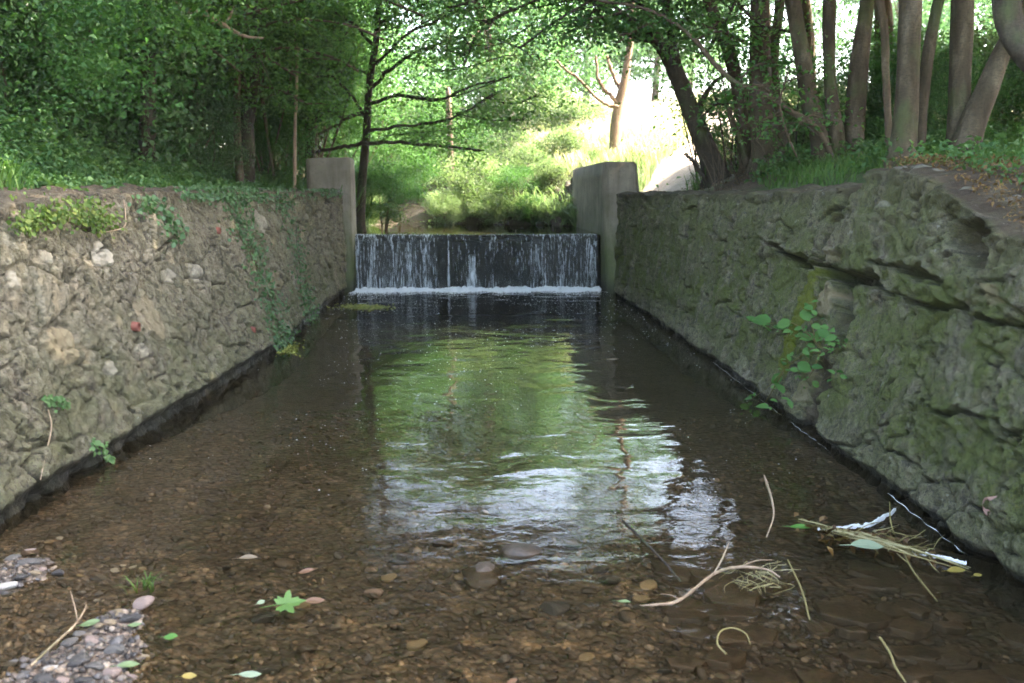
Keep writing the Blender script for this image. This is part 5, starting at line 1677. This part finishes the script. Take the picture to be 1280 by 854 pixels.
tk = plain_trunk('forked_woodland_tree', 'dark bare trunk forking low in a narrow V inside the wood', [[(308, 215, 26), (308, 165, 24), (303, 120, 20), (294, 70, 18), (288, 20, 16), (280, -120, 14)], [(309, 165, 16), (316, 120, 15), (320, 70, 13), (322, 0, 12), (325, -120, 10)]], 'bark_dark', [14.6, 14.6])
crown_for(tk, 'wood', tuple(at_y(300, -230, 14.6)), 3.0, .85)
tk = plain_trunk('woodland_tree', 'reddish brown trunk showing through leaves at the far edge of the wood', [[(63, 215, 22), (62, 110, 18), (60, 60, 18), (58, 0, 17), (55, -150, 15)]], 'bark_brown', [12.9])
crown_for(tk, 'wood', tuple(at_y(50, -230, 9.4)), 4.0, .8)
plain_trunk('dead_pole', 'thin pale dead stem standing upright left of the square pier', [[(367, 215, 6), (369, 160, 5), (371, 100, 5), (372, 55, 3)]], 'twig', [15.6])
plain_trunk('dead_bough', 'grey bare dead bough reaching out of the dark wood', [[(330, 48, 3), (305, 45, 5), (280, 32, 7), (255, 18, 8), (225, 8, 9), (190, -40, 12)], [(255, 18, 5), (262, 5, 4), (268, -12, 3)], [(280, 32, 4), (288, 20, 4), (292, 8, 2)]], 'twig', [12.4, 12.4, 12.4])
plain_trunk('bent_branch_tree', 'crooked dark tree left of the spreading tree by the pier', [[(388, 215, 20), (390, 130, 18), (392, 60, 16), (395, 0, 14), (398, -100, 12)], [(391, 150, 8), (402, 120, 7), (412, 92, 5), (416, 80, 3)]], 'bark_dark', [19.5, 19.0], 1200)
plain_trunk('pale_tree', 'pale trunk beyond the upstream pool behind bright bushes', [[(564, 225, 12), (563, 195, 10), (562, 160, 9), (560, 110, 8)]], 'bark_far', [29])

# overhanging boughs above the channel (their crowns close the sky over the water)
for k, (c, sc, rz, base) in enumerate([((-4.6, 15.4, 8.0), 1.0, .5, (-7.2, 12.0)), ((-1.3, 17.6, 7.4), 1.0, 2.2, (-6.8, 17.8)), ((1.7, 18.0, 7.3), 1.0, 4.0, (7.4, 17.2)), ((5.0, 18.8, 8.2), .9, 5.1, (7.0, 19.4)),
        ((0, 19.6, 9.6), 1.1, 1.1, (-7.6, 20.6)), ((-3.6, 18.6, 9.8), 1.1, 2.9, (-8.2, 16.2)), ((3.2, 18.8, 9.8), 1.1, .2, (8.6, 18.4))]):
    zb = float(gz(*base)); root = empty('overhanging_tree', (base[0], base[1], zb))
    tag(root, 'tree leaning in from the bank with its crown over the stream', 'tree', 'trees overhanging the stream')
    acc = Acc(); b0 = np.array([base[0], base[1], zb - .1]); cc = np.array(c)
    top = cc * .75 + b0 * .25; top[2] = cc[2]
    tube(acc, [b0, np.array([base[0] * .95, base[1], zb + 3.2]), top], [.17, .14, .06], 10, 20, .1, seed=k)
    CC = crown_for(root, 'roof', c, rz, sc)
    limbs(acc, b0 * .3 + top * .7, top, CC, np.random.default_rng(k + 290), 9, .05)
    acc.build('trunk', M['bark_brown'], root)

# ------------------------------------------------------------------ ground cover
def ground_pts(n, xr_, yr_, rng=R):
    x = rng.uniform(*xr_, n); y = rng.uniform(*yr_, n)
    return x, y
# nettles and weeds behind the ivy hung wall
acc = Acc(); ga = Acc()
x, y = ground_pts(6400, (-8, -3.15), (4, 19))
y = 4 + (y - 4) ** 1.0
keep = ((fbm(x * .9, y * .9, 700) > .40) | (x > -3.9)) & ~((x > -4.3) & (y < 7.2))
x, y = x[keep], y[keep]; z = gz(x, y)
for k in range(len(x)):
    h = (.20 + .8 * sstep(-3.3, -5.0, x[k]) * R.uniform(.5, 1.1)) * (.75 if x[k] > -3.6 else 1)
    m_ = int(R.integers(9, 17)); t = R.uniform(.15, 1, m_)
    c = np.stack([x[k] + R.normal(0, .035, m_) + .1 * t * R.normal(), y[k] + R.normal(0, .035, m_), z[k] + h * t], 1)
    leaves(acc, c, .068 * (1.15 - .4 * t), 1.0, .55, float(np.clip(R.normal(.5, .18), 0, 1)), .35)
x, y = ground_pts(14000, (-6.5, -3.05), (6.5, 17)); kk = fbm(x * .8, y * .8, 720) > .55
x, y = x[kk], y[kk]; blades(ga, np.stack([x, y, gz(x, y)], 1), .34, .006, 1.0, .5)
o = acc.build('nettles', M['leaf_nettle']); tag(o, kind='stuff')
o = ga.build('grass', M['grass']); tag(o, kind='stuff')
# right bank grass under the trunks
ga = Acc()
x, y = ground_pts(17000, (3.05, 8.5), (5.2, 15.5))
kk = (fbm(x * 1.1, y * 1.1, 730) > .46) & (x > 3.35 + .25 * (fbm(y * 2, y * 0, 3)) + np.interp(y, [5, 6.8, 7.4, 15], [.75, .55, 0., .1])) & ~((y > 12.2) & (x < 3.9))
x, y = x[kk], y[kk]; blades(ga, np.stack([x, y, gz(x, y) - .01], 1), np.interp(x, [3.2, 4.5], [.14, .25]), .0055, 1.0, np.clip(.35 + .5 * fbm(x, y, 5), 0, 1))
x, y = ground_pts(500, (3.2, 3.9), (13.2, 15.2)); kk = np.hypot(x - 3.5, y - 14.4) < .28
blades(ga, np.stack([x[kk], y[kk], gz(x[kk], y[kk])], 1), .35, .006, .8, .6)
o = ga.build('grass', M['grass']); tag(o, kind='stuff')
acc = Acc()
for k in range(46):
    yy = R.uniform(4.6, 6.8); xx = float(xr(yy, 1.7)) + R.uniform(.3, .8); m_ = 14
    leaves(acc, np.array([xx, yy, float(topr(yy)) + .05]) + R.normal(size=(m_, 3)) * [.07, .07, .04] + [0, 0, .05], .045, 1.0, .5, .4)
x, y = ground_pts(1500, (3.2, 7.5), (6.9, 15.5)); kk = (fbm(x * 1.3, y * 1.3, 740) > .5) & (x > 3.5) & ~((y > 12.2) & (x < 4.1))
x, y = x[kk], y[kk]; z = gz(x, y)
for k in range(len(x)):
    m_ = 8; t = R.uniform(.1, 1, m_)
    leaves(acc, np.stack([x[k] + R.normal(0, .05, m_), y[k] + R.normal(0, .05, m_), z[k] + .32 * t], 1), .075, 1.0, .6, float(np.clip(R.normal(.5, .18), 0, 1)), .35)
o = acc.build('weeds', M['leaf_nettle']); tag(o, kind='stuff')
# leaf litter on the bare soil of the broken wall
acc = Acc()
x, y = ground_pts(5000, (3.0, 5.2), (3.5, 7.2)); leaves(acc, np.stack([x, y, gz(x, y) + .012], 1), .03, 1.2, .4, R.uniform(0, 1, 5000))
x, y = ground_pts(700, (3.0, 4.6), (12, 15.6)); leaves(acc, np.stack([x, y, gz(x, y) + .012], 1), .05, 2.2, .5, .4)
x, y = ground_pts(700, (-4.6, -3.1), (3.5, 8)); leaves(acc, np.stack([x, y, gz(x, y) + .012], 1), .05, 2.2, .5, .4)
y = R.uniform(3.2, 6.9, 2600); x = xr(y, topr(y)) + R.uniform(.06, .75, 2600)
leaves(acc, np.stack([x, y, topr(y) + .05 + R.uniform(-.02, .05, 2600)], 1), .035, .9, .4, R.uniform(0, .8, 2600))
o = acc.build('leaf_litter', M['seed']); tag(o, kind='stuff')
# dry meadow
ga = Acc()
x = R.uniform(2.0, 15, 26000); y = 19 + 33 * R.uniform(0, 1, 26000) ** 1.4
kk = (np.abs(x - path_c(y)) > .75) & (x > stream_r(y) + 1.0 + 1.0 * (y < 23)) & (fbm(x * .5, y * .5, 750) > .3) & ((y > 21) | (x > 5))
x, y = x[kk], y[kk]; blades(ga, np.stack([x, y, gz(x, y)], 1), .55, .011, .6, .5)
o = ga.build('dry_grass', M['straw']); tag(o, kind='stuff')
ga = Acc()
x = R.uniform(1.2, 7, 9000); y = R.uniform(19.5, 29, 9000); kk = (np.abs(x - path_c(y)) > .8) & (x > stream_r(y) + .3) & (x > 2.7 + .0 * y) & (fbm(x, y, 751) > .42) & (x < 5.3)
x, y = x[kk], y[kk]; blades(ga, np.stack([x, y, gz(x, y)], 1), .5, .012, .8, .8)
o = ga.build('tall_grass', M['shrub_pale']); tag(o, kind='stuff')
# bank bushes around the upstream pool
for k, (u, v, Y, s, kd, lab) in enumerate([
    (478, 240, 19.0, .62, 'shrub', 'drooping green bush on the bank right of the square pier'),
    (500, 205, 24.5, .9, 'shrub', 'dark green bush above the bend of the upstream pool'),
    (590, 232, 23.6, .95, 'pale', 'pale flowering bush at the end of the upstream pool'),
    (560, 262, 22.6, .42, 'pale', 'low pale bush at the edge of the upstream pool'),
    (645, 240, 22.6, .62, 'shrub', 'green bush between the pale bush and the long pier'),
    (668, 262, 21.9, .36, 'shrub', 'small dark bush hanging over the water by the long pier'),
    (640, 200, 27, 1.0, 'pale', 'pale bush on the slope behind the green bush'),
    (705, 190, 27, .8, 'pale', 'light green bush left of the forked tree'),
    (560, 175, 31, 1.4, 'shrub', 'shadowed bush far up the stream'),
    (520, 165, 34, 1.5, 'pale', 'sunlit bush farthest up the stream'),
    (720, 160, 38, 1.6, 'pale', 'broad bush high on the sunlit slope'),
    (640, 120, 40, 2.0, 'pale', 'tall light bush on the slope beyond the pale bush'),
    (690, 222, 22.9, .55, 'pale', 'light leafy bush between the forked tree and the upstream pool'),
    (655, 215, 25.0, .8, 'pale', 'pale bush on the bank behind the sword leaves'),
    (615, 262, 22.4, .5, 'pale', 'bright low bush over the far waterline of the upstream pool'),
    (745, 205, 23.5, .45, 'pale', 'tuft of light green plants behind the long pier'),
]):
    c = at_y(u, v, Y); zb = float(gz(c[0], c[1])); root = empty('bush', (c[0], c[1], zb)); tag(root, lab, 'bush')
    crown_for(root, kd, tuple(c), k * 1.1, (s, s, s * .95))
    acc = Acc()
    for i in range(4):
        a_ = R.uniform(0, 6.28); e = c + np.array([math.cos(a_) * .5 * s, math.sin(a_) * .5 * s, .3 * s]); b0 = np.array([c[0], c[1], zb - .05])
        tube(acc, [b0, (b0 + e) / 2, e], [.02, .014, .005], 5, 8)
    acc.build('stem', M['bark_brown'], root)
acc = Acc(); c0 = at_z(662, 272, 1.02); c0[2] = 1.0
blades(acc, c0 + R.normal(size=(120, 3)) * [.16, .1, 0], .62, .012, .8, .75); o = acc.build('iris_clump', M['grass'], origin=c0); tag(o, 'clump of upright sword leaves at the water beside the long pier', 'plant')
acc = Acc(); c0 = at_z(560, 279, 1.0); q = c0 + R.normal(size=(240, 3)) * [.22, .15, .04]; leaves(acc, q + [0, 0, .05], .06, 1.2, .6, .7)
o = acc.build('waterside_plant', M['shrub_pale'], origin=c0); tag(o, 'low light green plant at the far waterline of the upstream pool', 'plant')
ga = Acc()
yq = R.uniform(20.3, 27, 5200); right_ = R.uniform(0, 1, 5200) > .3
xq = np.where(right_, stream_r(yq) + np.abs(R.normal(0, .35, 5200)) - .08, stream_l(yq) - np.abs(R.normal(0, .3, 5200)) + .05)
blades(ga, np.stack([xq, yq, gz(xq, yq) + R.uniform(-.05, .1, 5200)], 1), .5, .011, 1.3, .6, dirbias=np.array([-.2, -.6, 0]))
o = ga.build('bank_grass', M['shrub_pale']); tag(o, kind='stuff')
# hanging sedge below the spreading tree
acc = Acc(); q = np.array([-2.75, 18.6, 1.35]) + R.normal(size=(900, 3)) * [.28, .9, .25]
blades(acc, q, .55, .008, 1.3, .45, dirbias=np.array([.9, -.3, 0])); o = acc.build('sedge', M['grass'], origin=(-2.75, 18.6, 1.2)); tag(o, 'sedge hanging from the bank behind the square pier', 'plant')
# rough stone bank beyond the long pier
acc = Acc(); rg = np.random.default_rng(8)
C_ = []; S_ = []
for k in range(70):
    t = rg.uniform(0, 1); zz = rg.uniform(.85, 2.0)
    C_.append((np.interp(t, [0, 1], [2.25, 1.55]) + (zz - 1) * .45 + rg.normal() * .08, 21.2 + t * 1.5, zz)); S_.append(rg.uniform(.14, .3))
scatter_rocks(acc, np.array(C_), np.array(S_), rg, I2, .8); o = acc.build('stone_revetment', M['rubble'], origin=(2, 21.5, 1)); tag(o, 'rough stacked stone bank at the far end of the long pier', 'stone bank')
# a stone on the far shoal, and rubble crowning the cracked wall
acc = Acc(); C_ = []; S_ = []
for k in range(90):
    y_ = rg.uniform(5.3, 6.85); x_ = float(xr(y_, 1.8)) + rg.uniform(.02, .75)
    C_.append((x_, y_, float(topr(y_)) - .03 + .05 * rg.random())); S_.append(.02 + .07 * rg.random() ** 2)
scatter_rocks(acc, np.array(C_), np.array(S_), rg, I2, .6); o = acc.build('loose_rubble', M['rubble'], origin=(3.2, 6.2, 1.8)); tag(o, kind='stuff')

# ------------------------------------------------------------------ air
hv = [(-310, -65, -3), (310, -65, -3), (310, 410, -3), (-310, 410, -3), (-310, -65, 60), (310, -65, 60), (310, 410, 60), (-310, 410, 60)]
t_ = bpy.data.materials.new('damp_air'); t_.use_nodes = True; t_.node_tree.nodes.clear()
om = t_.node_tree.nodes.new('ShaderNodeOutputMaterial'); pv = t_.node_tree.nodes.new('ShaderNodeVolumePrincipled')
pv.inputs['Color'].default_value = (.93, .96, 1, 1); pv.inputs['Density'].default_value = HAZE; pv.inputs['Anisotropy'].default_value = .2
t_.node_tree.links.new(pv.outputs[0], om.inputs['Volume'])
o = mk('haze', hv, np.array([[0, 3, 2, 1], [4, 5, 6, 7], [0, 1, 5, 4], [1, 2, 6, 5], [2, 3, 7, 6], [3, 0, 4, 7]]), t_, None, False); tag(o, kind='stuff')

# ------------------------------------------------------------------ light
SUN_EL, SUN_AZ = math.radians(50), math.radians(80)
w = bpy.data.worlds.new('World'); scene.world = w; w.use_nodes = True
nt = w.node_tree; nt.nodes.clear()
out = nt.nodes.new('ShaderNodeOutputWorld'); bg = nt.nodes.new('ShaderNodeBackground'); sky = nt.nodes.new('ShaderNodeTexSky')
sky.sky_type = 'NISHITA'; sky.sun_disc = False; sky.sun_elevation = SUN_EL; sky.sun_rotation = SUN_AZ
sky.dust_density = 3.0; sky.air_density = 1.0
bg.inputs[1].default_value = .15
nt.links.new(sky.outputs[0], bg.inputs[0]); nt.links.new(bg.outputs[0], out.inputs[0])
sd = bpy.data.lights.new('sun', 'SUN'); sd.energy = 2.6; sd.angle = math.radians(.5); sd.color = (1, .97, .91)
so = bpy.data.objects.new('sun', sd); COL.objects.link(so)
dv = Vector((math.sin(SUN_AZ) * math.cos(SUN_EL), math.cos(SUN_AZ) * math.cos(SUN_EL), math.sin(SUN_EL)))
so.rotation_euler = dv.to_track_quat('Z', 'Y').to_euler(); so.location = dv * 60

scene.view_settings.view_transform = 'Standard'
scene.view_settings.look = 'None'
scene.view_settings.gamma = 1
scene.view_settings.exposure = 4.08
scene.view_settings.use_white_balance = True
scene.view_settings.white_balance_temperature = 7500
scene.view_settings.white_balance_tint = 10
scene.render.engine = 'CYCLES'
c = scene.cycles
c.max_bounces = 7; c.diffuse_bounces = 3; c.glossy_bounces = 3; c.transmission_bounces = 4; c.transparent_max_bounces = 8
c.sample_clamp_indirect = 6
c.caustics_reflective = False; c.caustics_refractive = False
c.use_adaptive_sampling = True
c.adaptive_threshold = .025
c.use_denoising = True
try:
    c.denoiser = 'OPENIMAGEDENOISE'
    c.denoising_prefilter = 'FAST'
except Exception:
    pass
